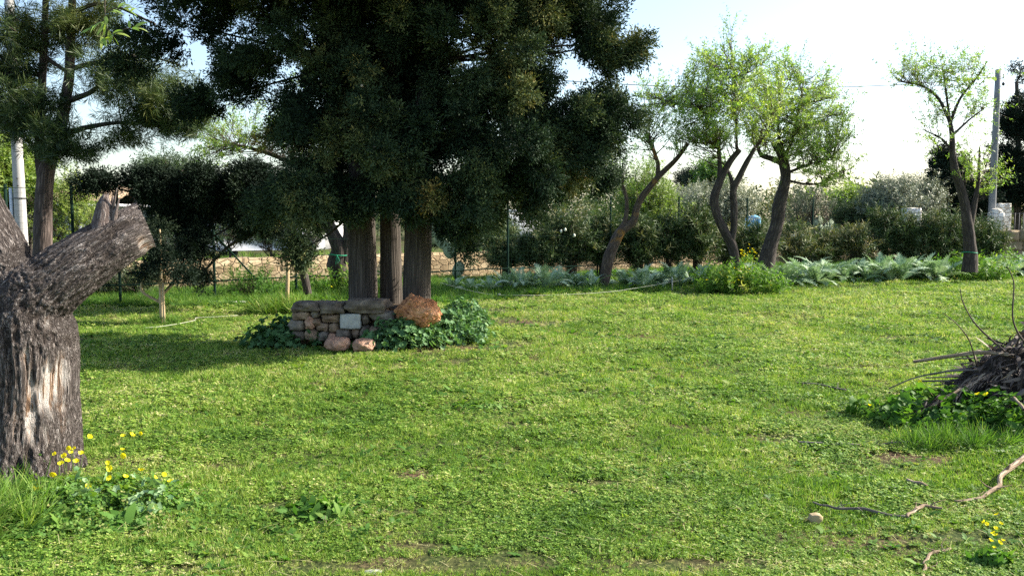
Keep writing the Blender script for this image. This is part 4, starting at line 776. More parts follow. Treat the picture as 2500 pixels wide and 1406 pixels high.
for k, (px, top, hw, d, lab) in enumerate(ol):
    r = np.random.default_rng(500 + k); gyp = HOR + EYE * F / d; n = 38; c = P(px, gyp, d); c[2] = 0; W_ = hw * d / F; H_ = (gyp - top) * d / F
    th = thing('oleander_shrub', c, lab, 'shrub', 'oleander shrubs along the fence'); gs, ps, ds = [], [], []
    for s in range(n):
        a = r.uniform(0, 6.28); rad_ = W_ * r.uniform(.1, 1.0); tip = c + np.array([math.cos(a) * rad_, math.sin(a) * rad_ * .8, H_ * r.uniform(.5, 1.0) * (1 - .18 * rad_ / W_)]); mid = c * .5 + tip * .5 + np.array([-math.cos(a) * .1, 0, .1]); bb = c + np.array([math.cos(a), math.sin(a), 0]) * rad_ * .25
        gs.append(tube([bb, mid, tip], [.012, .009, .004], 4, sub=3, cap=False)); m_ = 20; t_ = r.uniform(.22, 1, m_)[:, None] ** .75; ps.append((1 - t_) ** 2 * bb + 2 * t_ * (1 - t_) * mid + t_ ** 2 * tip); ds.append(np.tile(nrm(tip - mid), (m_, 1)))
    ps, ds = np.concatenate(ps), np.concatenate(ds); nn = len(ps); dd = nrm(ds + rdir(nn, r) * .75); br = .28 if k in (7, 9, 10, 11) else 0
    kp = r.uniform(0, 1, nn) < (.42 if br else .72); ps, dd = ps[kp] + rdir(int(kp.sum()), r) * .07, dd[kp]; nn = len(ps)
    mk('stems', join(gs), M['twig'], th); mk('foliage', scatter(TO, ps, dd, r.uniform(.75, 1.3, nn), r.normal(.42 + br, .24, nn), rng=r), M['oleander'], th)
    if k == 2:
        for q in ((1370, 565), (1380, 561), (1402, 575)):
            pp = P(q[0], q[1], 21.3); mk('flower', ico(pp, [.028, .028, .045], 3, .3, 4), M['petal'], th)

# ------------------------------------------------------------------ artichokes
def artichoke_geo(seed):
    r = np.random.default_rng(seed); Vs, Qs, Ts = [], [], []; k = 0
    for i in range(15):
        a = i * 2.4 + r.uniform(-.3, .3); el = r.uniform(.45, 1.3); L = r.uniform(.45, .75) * (1 - .12 * (el > 1.1)); d = nrm(np.array([math.cos(a) * math.cos(el), math.sin(a) * math.cos(el), math.sin(el)])); p = np.array([0, 0, .03]) + d * .02
        side = nrm(np.cross(d, [0, 0, 1])); tw = r.uniform(-.4, .4); n = 13; rows = []; dr = r.uniform(1.9, 3.2)
        for s in range(n + 1):
            t_ = s / n; up_ = np.cross(side, d); sd_ = side * math.cos(tw) + up_ * math.sin(tw); rows.append((p.copy(), d.copy(), sd_, up_)); d = nrm(d + np.array([0, 0, -1]) * dr * (t_ * .9 + .15) / n); p = p + d * L / n
        T = r.uniform(-.2, .2)
        for s in range(n):
            (p0, d0, s0, u0), (p1, d1, s1, u1) = rows[s], rows[s + 1]; t_ = (s + .5) / n; wd = L * .17 * math.sin(math.pi * min(1, t_ * .85 + .14)) ** .8
            for sg in (-1, 1):       # lobe on each side
                tip = (p0 + p1) / 2 + sg * s0 * wd + d0 * L / n * 1.1 + u0 * wd * .25 * r.uniform(-.4, 1); Vs += [p0, p0 * .35 + p1 * .65 + sg * s0 * wd * .12, tip, p0 + sg * s0 * wd * .45 - d0 * .004]; Qs.append([k, k + 1, k + 2, k + 3] if sg > 0 else [k, k + 3, k + 2, k + 1]); Ts += [T + .55, T + .5, T + .45, T + .45]; k += 4
            w0 = .010 * (1.1 - t_); Vs += [p0 - s0 * w0 + u0 * .003, p0 + s0 * w0 + u0 * .003, p1 + s1 * w0 + u1 * .003, p1 - s1 * w0 + u1 * .003]; Qs.append([k, k + 1, k + 2, k + 3]); Ts += [T + .9] * 4; k += 4
    return np.array(Vs), np.array(Qs), {'tint': np.array(Ts)}
AG = [meshdata('artichoke_plant', *[artichoke_geo(600 + s)[i] for i in (0, 1)], M['artichoke'], artichoke_geo(600 + s)[2]) for s in range(5)]
ra = np.random.default_rng(66)
def art(px0, px1, y0, y1, n, label, smin=.8, smax=1.15, deep=1.5):
    for k in range(n):
        t_ = (k + .5) / n; px = px0 + (px1 - px0) * t_ + ra.uniform(-8, 8); d = EYE * F / (y0 + (y1 - y0) * t_ - HOR) + ra.uniform(.25, deep)
        x = (px - 1250) / F * d; o = bpy.data.objects.new('artichoke_plant', AG[int(ra.integers(0, 5))]); link(o); o.location = (float(x), float(d), float(gz(x, d)[0])); o.rotation_euler = (0, 0, ra.uniform(0, 6.28)); s = float(ra.uniform(smin, smax)); o.scale = (s, s, s)
        tag(o, label, 'artichoke plant', 'row of silvery artichoke plants')
art(1075, 1210, 720, 720, 3, 'small silvery artichoke plant beside the mallow, before the wire fence', .55, .8, .6)
art(1225, 1465, 718, 718, 8, 'silvery artichoke plant behind the rope, left of the leaning trunk')
art(1515, 1700, 712, 708, 7, 'silvery artichoke plant just right of the leaning trunk, behind the rope peg')
art(1705, 1765, 706, 704, 3, 'silvery artichoke plant directly left of the two-stemmed tree')
art(1860, 2075, 703, 697, 12, 'silvery artichoke plant right of the stout trunk, before the thin oleanders', 1.0, 1.4)
art(2085, 2300, 697, 690, 12, 'silvery artichoke plant left of the slim tree, before the tall oleanders', 1.0, 1.4)
art(2400, 2560, 686, 676, 8, 'silvery artichoke plant right of the slim tree, below the block wall', .9, 1.3)

# ------------------------------------------------------------------ weeds round tree bases
FLM = meshdata('flower', TF[0][0], TF[0][1], M['flower'], {'tint': TF[0][2]})
def weed_clump(c, rx, ry, h, n, seed, label, tms=None, nf=0, mat='weed', tint=.5, s=(.8, 1.3), name='weed_clump', cat='weeds', fs=1.0):
    r = np.random.default_rng(seed); a = r.uniform(0, 6.28, n); q = r.uniform(0, 1, n) ** .6; x = c[0] + np.cos(a) * q * rx; y = c[1] + np.sin(a) * q * ry; z = gz(x, y) + h * r.uniform(0, 1, n) * (1 - q * q) * .9
    th = thing(name, [c[0], c[1], 0], label, cat); pos = np.stack([x, y, z], 1); d = nrm(np.stack([np.cos(a) * q * .6, np.sin(a) * q * .6, np.ones(n)], 1) + r.normal(size=(n, 3)) * .35)
    mk('foliage', scatter(tms or (TB + TGL + TY), pos, d, r.uniform(*s, n), tint + r.normal(0, .14, n), rng=r), M[mat], th)
    if nf:
        k = r.integers(0, n, nf); fp = pos[k] + [0, 0, .05] + np.stack([r.normal(0, .06, nf), r.normal(0, .06, nf), r.uniform(0, .16, nf) + h * .25], 1)
        for q_ in range(min(nf, 75)):
            o = bpy.data.objects.new('flower', FLM); link(o); o.parent = th; o.location = Vector([float(v_) for v_ in fp[q_] - np.array(th.location)]); o.rotation_euler = (float(r.normal(.3, .4)), float(r.normal(0, .4)), float(r.uniform(0, 6))); s_ = float(r.uniform(.9, 1.6) * fs); o.scale = (s_, s_, s_)
    return th
c = G(1800, 715); weed_clump(c, .88, .5, .38, 560, 701, 'lush weed clump with yellow flowers around the two-stemmed tree', nf=70, tint=.62)
c = G(1815, 690); weed_clump(c + [.12, .1, 0], .28, .3, .75, 120, 706, 'tall spike of yellow flowers against the two-stemmed trunk', nf=120, tint=.7, s=(.5, .9))
c = G(2365, 685); weed_clump(c, .95, .6, .38, 560, 702, 'green weed clump around the foot of the slim tree', nf=8, tint=.58)
c = G(690, 765); weed_clump(c, .5, .35, .15, 150, 703, 'flattened long grass around the lone pale stake', tms=TGL, tint=.75)
c = G(398, 788); weed_clump(c, .3, .2, .05, 60, 704, 'grass tuft at the foot of the sapling', tms=TGL, tint=.55, s=(.4, .7))
c = G(830, 720); weed_clump(c, 1.2, .5, .2, 240, 705, 'weeds with tiny yellow flowers at the gnarled trunk', nf=24, tint=.6)
c = G(2460, 668); weed_clump(c, 1.6, .9, .3, 380, 707, 'green weeds in front of the block wall at the right edge', tint=.62)

# ------------------------------------------------------------------ the stone planter
zc = 3.124; PL = 10.45
pt = thing('stone_planter', [P(850, 855, PL)[0], PL + .5, 0], 'dry stone planter of rough blocks and slabs round the cypress trunks', 'planter')
stones = [(350, 560, 905, 975, 'slab'), (562, 748, 905, 990, 'slab'), (752, 1075, 885, 985, 'slab'), (345, 480, 975, 1037, 'stone_b'), (485, 560, 972, 1022, 'stone_g'), (563, 716, 990, 1062, 'stone_b'), (718, 870, 990, 1102, 'stone_w'), (874, 928, 990, 1080, 'slab'), (932, 1128, 968, 1050, 'stone_g'),
          (318, 440, 1038, 1120, 'stone_g'), (440, 520, 1010, 1112, 'pink_rock'), (505, 560, 1025, 1080, 'stone_b'), (530, 625, 1062, 1125, 'stone_b'), (622, 706, 1062, 1137, 'stone_b'), (682, 800, 1104, 1188, 'slab'), (800, 862, 1104, 1180, 'stone_b'), (866, 928, 1085, 1190, 'slab'), (932, 1005, 1095, 1195, 'stone_b'), (1005, 1130, 1052, 1190, 'stone_g'), (340, 440, 1120, 1200, 'slab'), (440, 540, 1115, 1200, 'stone_b'), (540, 620, 1125, 1200, 'stone_g'), (620, 682, 1138, 1200, 'pink_rock')]
for k, (x0, x1, y0, y1, mt) in enumerate(stones):
    a, b_ = P(x0 / zc + 600, y1 / zc + 450, PL), P(x1 / zc + 600, y0 / zc + 450, PL); r = np.random.default_rng(k); dp = r.uniform(.13, .18) if k > 2 else .24; cc = (a + b_) / 2 + [0, dp + (r.uniform(-.03, .02) if k > 2 else -.05), 0]
    half = (b_ - a) / 2 * 1.07; an_ = r.uniform(-.16, .16) if 2 < k and mt != 'stone_w' else r.uniform(-.025, .025); sg_ = ico([0, 0, 0], [half[0] * (1.03 if k < 3 else 1.06), dp, max(half[2], .03) * 1.06], k + 1, .26 if mt != 'stone_w' else .07, 9, .66 if k < 3 else (.8 if mt == 'stone_w' else .30), 2.3); v_ = np.asarray(sg_[0]); v_ = np.stack([v_[:, 0] * math.cos(an_) - v_[:, 2] * math.sin(an_), v_[:, 1], v_[:, 0] * math.sin(an_) + v_[:, 2] * math.cos(an_)], 1) + cc; mk('slab' if k < 3 else 'stone', (v_, sg_[1]), M[mt], pt, smooth=False)
r = np.random.default_rng(9)
for side_, xx in ((0, P(330 / zc + 600, 900, PL)[0] + .12), (1, P(1010, 900, PL)[0] + .35)):
    for row in range(2 if side_ == 0 else 1):
        for q in range(5):
            cc = [xx + r.uniform(-.03, .03), PL + .38 + q * .30, .10 + row * .17]; mk('stone', ico(cc, [.13, .155, .09], 40 + row * 5 + q + side_ * 20, .15, 6, .6), M[['stone_b', 'stone_g'][(row + q) % 2]], pt, smooth=True)
V, Q = ico([P(850, 900, PL)[0] + .15, PL + .95, .22], [.95, .68, .27], 7, .12, 12, .5); mk('soil', (V, Q), noise_mat('planter_soil', [(.3, (.04, .028, .02)), (.7, (.12, .085, .055))], 14, .8), pt, smooth=True)
a, b_ = P(965, 802, PL), P(1072, 730, PL); cc = (a + b_) / 2
V, Q = ico([0, 0, 0], [1, 1, 1], 77, .34, 30, .15, 2.1); V[:, 2] += .35 * np.clip(1 - np.abs(V[:, 0] - .1) * 1.6, 0, 1) * (V[:, 2] > 0) * V[:, 2]; V = V * (1 + .24 * (fbm(V * 5, 3, 3) - .5)[:, None] - .10 * np.clip(fbm(V * 11, 6, 2) - .55, 0, 1)[:, None] * 5)
ang = -.35; V = np.stack([V[:, 0] * math.cos(ang) + V[:, 2] * math.sin(ang), V[:, 1], -V[:, 0] * math.sin(ang) + V[:, 2] * math.cos(ang)], 1)
tag(mk('orange_rock', (V * [.25, .20, .165] + cc + [-.0, .1, 0], Q), M['orange_rock'], loc=cc, smooth=False), 'rough pitted orange rock leaning on the planter beside the right trunk', 'rock')
for k, (x0, x1, y0, y1, lab) in enumerate([(610, 790, 1170, 1262, 'pinkish low rock at the foot of the planter, left of its twin'), (815, 982, 1180, 1268, 'reddish low rock at the foot of the planter, right of its twin')]):
    a, b_ = P(x0 / zc + 600, y1 / zc + 450, PL - .3), P(x1 / zc + 600, y0 / zc + 450, PL - .3); cc = (a + b_) / 2; h_ = (b_ - a) / 2; V, Q = ico(cc, [h_[0] * 1.05, .17, h_[2] * 1.15], 90 + k, .25, 14, .3, 2); tag(mk('low_rock', (V, Q), M['pink_rock'], loc=cc, smooth=True), lab, 'rock')
# mallows
def mallow(c, rx, ry, h, n, seed, label, tint=.45, s=(.8, 1.5)):
    return weed_clump(c, rx, ry, h, n, seed, label, TM, 0, 'mallow', tint, s, 'mallow_plant', 'plant')
mallow(G(970, 855) + [0, -.05, 0], .34, .16, .32, 90, 801, 'leafy mallow growing over the front corner of the planter')
mallow(G(1100, 835), .42, .34, .30, 200, 802, 'large mallow clump to the right of the orange rock', .55)
mallow(G(1120, 800) + [.05, .2, 0], .34, .34, .32, 120, 803, 'mallow clump behind and right of the orange rock', .5)
mallow(G(720, 845) + [-.05, 0, 0], .48, .22, .26, 150, 804, 'shaded dark mallow at the left foot of the planter', .25)
mallow(G(1010, 850), .4, .2, .2, 110, 805, 'low mallow below the orange rock', .6)
mallow(G(905, 800), .1, .1, .3, 26, 806, 'small mallow sprouting between the pale block and the grey stones', .5)

# ------------------------------------------------------------------ flower patch in front of the dead tree
c = G(170, 1230); weed_clump(c + [-.1, -.15, 0], .95, .5, .12, 1500, 901, 'green weed patch with oxalis in front of the dead tree', tms=TB[:1] + TCL * 3 + TG[:2], nf=0, tint=.55, s=(.9, 1.7))
c = G(30, 1300); weed_clump(c + [-.22, -.05, 0], .34, .5, .12, 200, 902, 'long pale grass tuft at the lower left corner', tms=TGL, tint=.70, s=(.45, .95))
c = G(40, 1165); weed_clump(c, .16, .12, .30, 110, 903, 'bushy upright weed against the foot of the dead tree', tms=TA, tint=.35, s=(.4, .7))
r = np.random.default_rng(12)
fl = [(8, 1056), (212, 1068), (345, 1058), (300, 1068), (318, 1067), (178, 1092), (172, 1100), (182, 1098), (147, 1108), (163, 1120), (157, 1123), (145, 1135), (203, 1112), (190, 1122), (122, 1152), (298, 1098), (304, 1112), (268, 1130), (260, 1142), (262, 1150), (266, 1166), (82, 1190), (76, 1186), (206, 1192), (309, 1163), (342, 1150), (409, 1165), (418, 1183), (383, 1162), (280, 1340), (215, 1198)]
for k, (px, py) in enumerate(fl):
    gpt = G(px, min(1235, py + 62 + r.uniform(-12, 25))); tip = P(px, py, gpt[1]); gpt[2] = gz(gpt[0], gpt[1])[0]; tip[2] = max(tip[2], .06)
    th = thing('oxalis_flower', gpt, ('yellow oxalis flower against the dark base of the dead tree' if px < 215 else 'yellow oxalis flower in the bright cluster just right of the dead tree' if px < 330 else 'yellow oxalis flower standing apart, farthest right of the dead tree'), 'flower', 'yellow oxalis flowers by the dead tree')
    bend = (gpt + tip) / 2 + r.normal(0, .012, 3); g = tube([gpt, bend, tip], [.0026, .0022, .0018], 4, sub=3); mk('stalk', (g[0], g[1], {'tint': np.full(len(g[0]), .8)}), M['weed'], th)
    nq = 1; fp = tip + np.stack([r.normal(0, .012, nq), r.normal(0, .012, nq), r.normal(0, .010, nq)], 1); mk('petals', scatter(TF, fp, nrm(r.normal(size=(nq, 3)) * .5 + [.2, -.6, .7]), r.uniform(.85, 1.25, nq), np.zeros(nq), rng=r), M['flower'], th)
mb = [(205, 1245, 1.0), (235, 1262, .9), (255, 1210, .8), (60, 1250, .9), (100, 1290, .9), (275, 1240, .7), (330, 1230, .7), (345, 1250, .7), (400, 1240, .6), (300, 1215, .7)]
pos = np.array([G(a, b_ + 14) for a, b_, _ in mb]); pos[:, 2] = .04
th = mallow(G(230, 1250), .45, .2, .02, 13, 905, 'round leaved mallow among the oxalis before the dead tree', .8, (.7, 1.1))

# ------------------------------------------------------------------ brush pile and branches at the right
def bz(o_): return o_
bp_c = np.array([4.50, 6.95, 0]); pile = thing('brush_pile', bp_c, 'heap of dry palm-like leaves and cut branches at the right edge', 'brush pile')
r = np.random.default_rng(31); n = 4200
u_ = r.uniform(0, 1, n); a = r.uniform(0, 6.28, n); rr1 = r.uniform(0, 1, n) ** .5
xx = bp_c[0] + np.cos(a) * rr1 * 1.05 * 1.0; yy = bp_c[1] + np.sin(a) * rr1 * .70; hh = .80 * np.clip(1 - rr1 ** 1.7, 0, 1) * (1 + .3 * (fbm(np.stack([xx * 3, yy * 3, xx * 0], 1), 5) - .5)); zz = hh * r.uniform(.25, 1.0, n) ** .5 + .03
dd = nrm(np.stack([-np.ones(n) * .7 + r.normal(0, .45, n), r.normal(0, .55, n) - .25, -.35 + r.normal(0, .5, n)], 1)); V, Q = ribbons(np.stack([xx, yy, zz], 1), dd, nrm(r.normal(size=(n, 3)) * .7 + [0, -.3, 1]), r.uniform(.06, .19, n), r.uniform(.010, .034, n), 4, r.uniform(-.6, 2.2, n))
mk('dry_leaves', (V, Q, {'tint': np.repeat(np.clip(r.normal(.38, .28, n), 0, 1.1), 10)}), M['dryleaf'], pile)
V, Q = ico(bp_c + [0, .05, .12], [.85, .5, .42], 9, .3, 16, 0, 2.5); mk('litter_core', (V, Q), noise_mat('packed_litter', [(.3, (.02, .015, .012)), (.7, (.09, .07, .055))], 18, 1.0, dist=.03), pile)
def stick(lst, label=None, mat='greywood', parent=None, name='fallen_branch', sub=4, z0=None):
    """lst of (px, py, radius m, height above ground m)"""
    pts, rad = [], []
    for px, py, r_, h in lst:
        g = G(px, py); k = (EYE - h) / EYE; q = np.array([g[0] * k, g[1] * k, h]); pts.append(q); rad.append(r_)
    rk = np.random.default_rng(int(lst[0][0])); p2, r2 = [pts[0]], [rad[0]]
    for k in range(len(pts) - 1):
        L_ = np.linalg.norm(pts[k + 1] - pts[k])
        for t_ in (.33, .67, 1.0): p2.append(pts[k] * (1 - t_) + pts[k + 1] * t_ + (rk.normal(0, .022, 3) * L_ * 1.6 * [1, 1, .5] if t_ < 1 else 0)); r2.append(rad[k] * (1 - t_) + rad[k + 1] * t_)
    gs_ = [tube(p2, r2, 9, .34, int(lst[0][0]) % 17, sub=sub)]
    if len(lst) > 2:
        for k in range(len(p2) // 2):
            q = int(rk.integers(1, len(p2) - 1)); e_ = p2[q] + np.array([rk.normal(0, .06), rk.normal(0, .06), rk.uniform(.0, .05)]); gs_.append(tube([p2[q], (p2[q] + e_) / 2 + rk.normal(0, .008, 3), e_], [r2[q] * .5, r2[q] * .35, .0012], 5, .2, 2, sub=2))
    g = join(gs_)
    if parent is not None: return mk(name, g, M[mat], parent, smooth=True)
    return tag(mk(name, g, M[mat], loc=pts[0], smooth=True), label, 'branch')
def shoot_(pxs, d, rads, label, mat='greywood', parent=None):
    pts = [P(a, b_, dd_) for (a, b_), dd_ in zip(pxs, d)]; g = tube(pts, rads, 6, .15, 3, sub=5)
    if parent is not None: return mk('branch', g, M[mat], parent, smooth=True)
    return tag(mk('bare_shoot', g, M[mat], loc=pts[-1], smooth=True), label, 'branch')
for q in ([((2230, 883), (2330, 868), (2400, 860), (2475, 868))], [((2170, 948), (2240, 920), (2330, 905), (2450, 903))], [((2345, 888), (2400, 884), (2470, 887))], [((2260, 922), (2350, 920), (2450, 925))], [((2250, 930), (2340, 930), (2440, 938))], [((2270, 915), (2350, 900), (2460, 898))], [((2280, 940), (2370, 934), (2450, 945))], [((2310, 905), (2380, 895), (2480, 880))], [((2330, 876), (2400, 872), (2490, 860))], [((2300, 946), (2380, 950), (2460, 940))]):
    q = q[0]; k = len(q); w_ = .017 if q[0][0] == 2230 else r.uniform(.006, .010); shoot_(q, [7.3 - .15 * i for i in range(k)], [w_ * (.8 + .1 * i) for i in range(k)], None, 'greywood' if q[0][0] != 2230 else 'drywood', pile)
shoot_(((2370, 1048), (2430, 1010), (2500, 955), (2560, 930)), (6.5, 6.4, 6.3, 6.3), (.014, .016, .018, .02), None, 'greywood', pile)
shoot_(((2105, 1066), (2170, 1040), (2235, 1015), (2320, 965), (2420, 915)), (6.45, 6.5, 6.55, 6.65, 6.8), (.007, .010, .013, .017, .018), None, 'drywood', pile)
shoot_(((2106, 1064), (2103, 1085), (2107, 1112)), (6.45, 6.4, 6.3), (.010, .008, .007), None, 'drywood', pile)
# shaggy bark strips on that limb
n = 260; t_ = r.uniform(.35, 1, n); s0, s1 = P(2170, 1040, 6.5), P(2440, 905, 6.8); pp = s0 + (s1 - s0) * t_[:, None] + r.normal(0, .03, (n, 3)) * [1, 1, .7]
V, Q = ribbons(pp, nrm(np.stack([-np.ones(n), r.normal(0, .4, n) - .3, -.5 + r.normal(0, .3, n)], 1)), rdir(n, r), r.uniform(.06, .18, n), r.uniform(.006, .016, n), 3, .9); mk('bark_strips', (V, Q, {'tint': np.repeat(np.clip(r.normal(.5, .25, n), 0, 1), 8)}), M['dryleaf'], pile)
shoot_(((2305, 765), (2340, 795), (2368, 835), (2385, 895)), (6.7, 6.8, 6.9, 7.0), (.003, .004, .005, .006), 'thin bare curved shoot rising from the brush pile, leftmost', 'twig')
shoot_(((2344, 705), (2352, 740), (2385, 795), (2458, 862)), (6.9, 6.9, 6.9, 6.9), (.003, .0045, .006, .008), 'long bare arched shoot rising from the brush pile, middle one', 'twig')
shoot_(((2458, 650), (2475, 690), (2472, 770), (2485, 812), (2510, 845)), (6.6, 6.6, 6.6, 6.6, 6.6), (.003, .005, .006, .007, .008), 'upright bare shoot with one leaf at the right edge', 'twig')
stick([(2530, 1090, .023, .10), (2470, 1140, .020, .06), (2440, 1185, .015, .04), (2395, 1215, .010, .03), (2330, 1222, .005, .03)], 'thick peeled branch lying in the grass at the right edge', 'drywood')
stick([(2300, 1240, .006, .03), (2255, 1233, .009, .04), (2235, 1243, .009, .04), (2215, 1262, .008, .03)], 'short bent pale twig joining the thick peeled branch', 'drywood')
stick([(1985, 1225, .004, .03), (2040, 1240, .006, .035), (2110, 1241, .007, .04), (2210, 1260, .008, .03)], 'long thin dark twig lying left of the bent pale twig', 'greywood')
stick([(2215, 1172, .012, .03), (2262, 1186, .010, .03)], 'stubby broken piece of branch in the grass', 'drywood')
stick([(1950, 1078, .005, .03), (2060, 1083, .007, .03), (2180, 1080, .007, .03), (2300, 1074, .006, .03)], 'long straight dark twig below the brush pile', 'greywood')
stick([(1945, 933, .006, .03), (2000, 938, .009, .03), (2065, 951, .007, .03)], 'lone grey twig on the open lawn left of the brush pile', 'greywood')
stick([(2254, 1410, .008, .02), (2256, 1375, .009, .03), (2270, 1352, .008, .03), (2320, 1338, .006, .03)], 'curved pale twig at the bottom edge near the yellow flower', 'drywood')
stick([(765, 1272, .004, .03), (800, 1283, .005, .03), (848, 1280, .004, .03)], 'thin pale straw stalk on the lawn left of centre bottom', 'drywood')
stick([(2500, 1000, .012, .25), (2475, 970, .010, .30)], 'short cut twig standing against the brush pile', 'drywood')
p = G(1990, 1278); V, Q = ico(p + [0, 0, .03], [.036, .03, .028], 5, .3, 8, .3, 2); tag(mk('wood_chunk', (V, Q), M['stake'], loc=p, smooth=True), 'small round tan chunk of wood lying on the lawn', 'wood chunk')
p = G(905, 1404); V, Q = ico(p + [0, 0, .0], [.07, .05, .025], 6, .2, 8, .3, 2); tag(mk('flat_stone', (V, Q), M['stone_w'], loc=p, smooth=True), 'pale flat stone in the bare soil at the bottom edge', 'stone')
weed_clump(G(2290, 1030) + [.05, 0, 0], .66, .36, .15, 440, 911, 'broad leaved weeds growing against the brush pile', tms=TB + [TM[0]], tint=.42, s=(.8, 1.4), nf=4)
weed_clump(G(2430, 1060) + [.1, .0, 0], .55, .30, .16, 300, 912, 'shaded green weeds with yellow flowers under the brush pile', tms=TB + [TM[1]], tint=.35, s=(.8, 1.4), nf=6)
weed_clump(G(2330, 1090), .5, .16, .05, 130, 913, 'bright grass tufts in front of the brush pile', tms=TGL, tint=.55, s=(.35, .65))
weed_clump(G(2425, 1385) + [0, .0, 0], .09, .06, .04, 50, 914, 'yellow flowering weed at the lower right corner', tms=TB, tint=.5, s=(.6, 1.0), nf=12, fs=.55)
weed_clump(G(770, 1265), .2, .12, .03, 50, 915, 'broad leaved weed rosette on the lawn left of centre', tms=TB, tint=.45, s=(.7, 1.2))
weed_clump(G(1170, 1000), .28, .16, .03, 50, 916, 'pale broad leaved weed in the middle of the lawn', tms=TB, tint=.6, s=(.6, 1.0))

# ------------------------------------------------------------------ rope, cord, wires
def cord(pts, rad, label, name='rope', mat='rope'): return tag(mk(name, tube(pts, [rad] * len(pts), 5, sub=6), M[mat], loc=pts[0], smooth=True), label, 'rope' if mat == 'rope' else 'cable')
q = [P(1075, 690, 17.0), P(1150, 710, 16.9), P(1220, 720, 16.9), P(1350, 720, 17.1), P(1480, 713, 17.6), P(1560, 702, 18.2), P(1641, 688, 18.8), P(1700, 676, 19.3), P(1745, 668, 19.8)]
cord(q, .0045, 'pale rope strung low in front of the artichokes')
p = P(1641, 712, 18.8); tag(mk('rope_peg', tube([p - [0, 0, .1], P(1641, 676, 18.8)], [.013, .012], 6, sub=2), M['stone_w'], loc=p), 'short pale peg holding the rope near the two-stemmed tree', 'peg')
p = P(1219, 720, 16.88); tag(mk('rope_knot', ico(p, [.035, .03, .03], 2, .35, 5), M['rope'], loc=p, smooth=True), 'white knot on the rope before the artichokes', 'knot')
q = [G(355, 806), G(390, 803), G(430, 797), G(455, 792), G(476, 787), G(480, 781), G(520, 779), G(580, 775)]; q = [a_ + [0, 0, .035] for a_ in q]; cord(q, .0042, 'pale cord lying on the lawn behind the dead tree')
pr = P(2421, 190, 31); pL = np.array([-12.0, 21.0, 6.6]); q = []
for t_ in np.linspace(0, 1, 14): q.append(pL * (1 - t_) + pr * t_ - np.array([0, 0, 4 * 1.0 * t_ * (1 - t_)]))
cord(q, .012, 'overhead cable crossing the sky to the right pole', 'overhead_cable', 'wire')
q = [pr + [0, 0, -.05], P(2470, 200, 36), P(2560, 240, 42)]; cord(q, .012, 'short overhead cable leaving the right pole to the right', 'overhead_cable', 'wire')

# ------------------------------------------------------------------ poles
def pole(name, label, px, d, top, r0, r1, lean=0, mat='concrete'):
    c = P(px, 600, d); c[2] = 0; t_ = c + [lean, 0, top]; th = thing(name, c, label, 'utility pole'); mk('shaft', tube([c - [0, 0, .2], t_], [r0, r1], 20, .01, 2, sub=6), M[mat], th, smooth=True); return th, c, t_
th, c, t_ = pole('utility_pole', 'round concrete utility pole at the left behind the dead tree', 55, 21, 6.9, .145, .10, -.05)
a = np.linspace(0, 6.283, 13); mk('band', tube(np.stack([c[0] + .139 * np.cos(a), c[1] + .139 * np.sin(a), np.full(13, 2.05)], 1), [.012] * 13, 4, cap=False), M['wire'], th)
for z_ in (2.35, 2.52): mk('bolt', ico([c[0] + .03, c[1] - .14, z_], [.02, .03, .02], 1, .05, 3), M['wire'], th)
mk('conduit', tube([c + [-.19, -.05, 0], c + [-.2, -.05, 2.3]], [.035, .035], 10, sub=2), M['pvc'], th, smooth=True)
th, c, t_ = pole('utility_pole', 'grey concrete utility pole at the right behind the slim tree', 2418, 31, 6.75, .135, .095, .0, 'oldconcrete')
mk('bracket', tube([t_ + [.05, 0, -.3], t_ + [.2, 0, -.3], t_ + [.2, 0, -.15]], [.02, .02, .02], 5), M['wire'], th); mk('insulator', ico(t_ + [.2, 0, -.5], [.05, .05, .07], 1, .05, 4), M['wire'], th)

# ------------------------------------------------------------------ wire fence
fn = thing('wire_fence', fline(20.5, 1250), 'green wire mesh fence on thin posts behind the lawn', 'fence')
for px in (20, 180, 290, 522, 722, 900, 1112, 1240, 1490, 1656, 1822, 1982, 2147, 2310, 2480):
    p = fline(20.5, px); mk('post', tube([p - [0, 0, .1], p + [0, 0, 2.15]], [.026, .026], 6), M['greenmetal'], fn)
p = fline(20.5, 522)
mk('strut', tube([p + [0, 0, 1.3], p + FX * 1.15 + [0, -.02, 0]], [.020, .020], 6), M['greenmetal'], fn); mk('strut', tube([p + [0, 0, 1.3], p - FX * 1.1 + [0, -.02, 0]], [.020, .020], 6), M['greenmetal'], fn)
A0, A1 = fline(20.5, -150), fline(20.5, 2700)
for z_, rr0 in ((.39, .014), (1.15, .005), (2.08, .005)):
    pts = [A0 + (A1 - A0) * t_ + [0, -.03, z_ + .015 * math.sin(t_ * 60)] for t_ in np.linspace(0, 1, 30)]; mk('line_wire', tube(pts, [rr0] * 30, 4), M['greenmetal'], fn)
LN = np.linalg.norm(A1 - A0); e = (A1 - A0) / LN; gs = []
def thin(p0, p1, w_):
    up_ = nrm(p1 - p0); s = nrm(np.cross(up_, [e[1], -e[0], 0])) * w_; return np.array([p0 - s, p0 + s, p1 + s, p1 - s]), np.array([[0, 1, 2, 3]])
nV = int(LN / .12); V, Q = [], []
for k in range(nV): g = thin(A0 + e * k * .12 + [0, 0, .1], A0 + e * k * .12 + [0, 0, 2.08], .0012); V.append(g[0]); Q.append(g[1] + 4 * k)
k0 = nV
for k in range(20): g = thin(A0 + [0, 0, .1 + k * .1], A1 + [0, 0, .1 + k * .1], .0012); V.append(g[0]); Q.append(g[1] + 4 * (k0 + k))
mk('wire_mesh', (np.concatenate(V), np.concatenate(Q)), M['greenmetal'], fn)

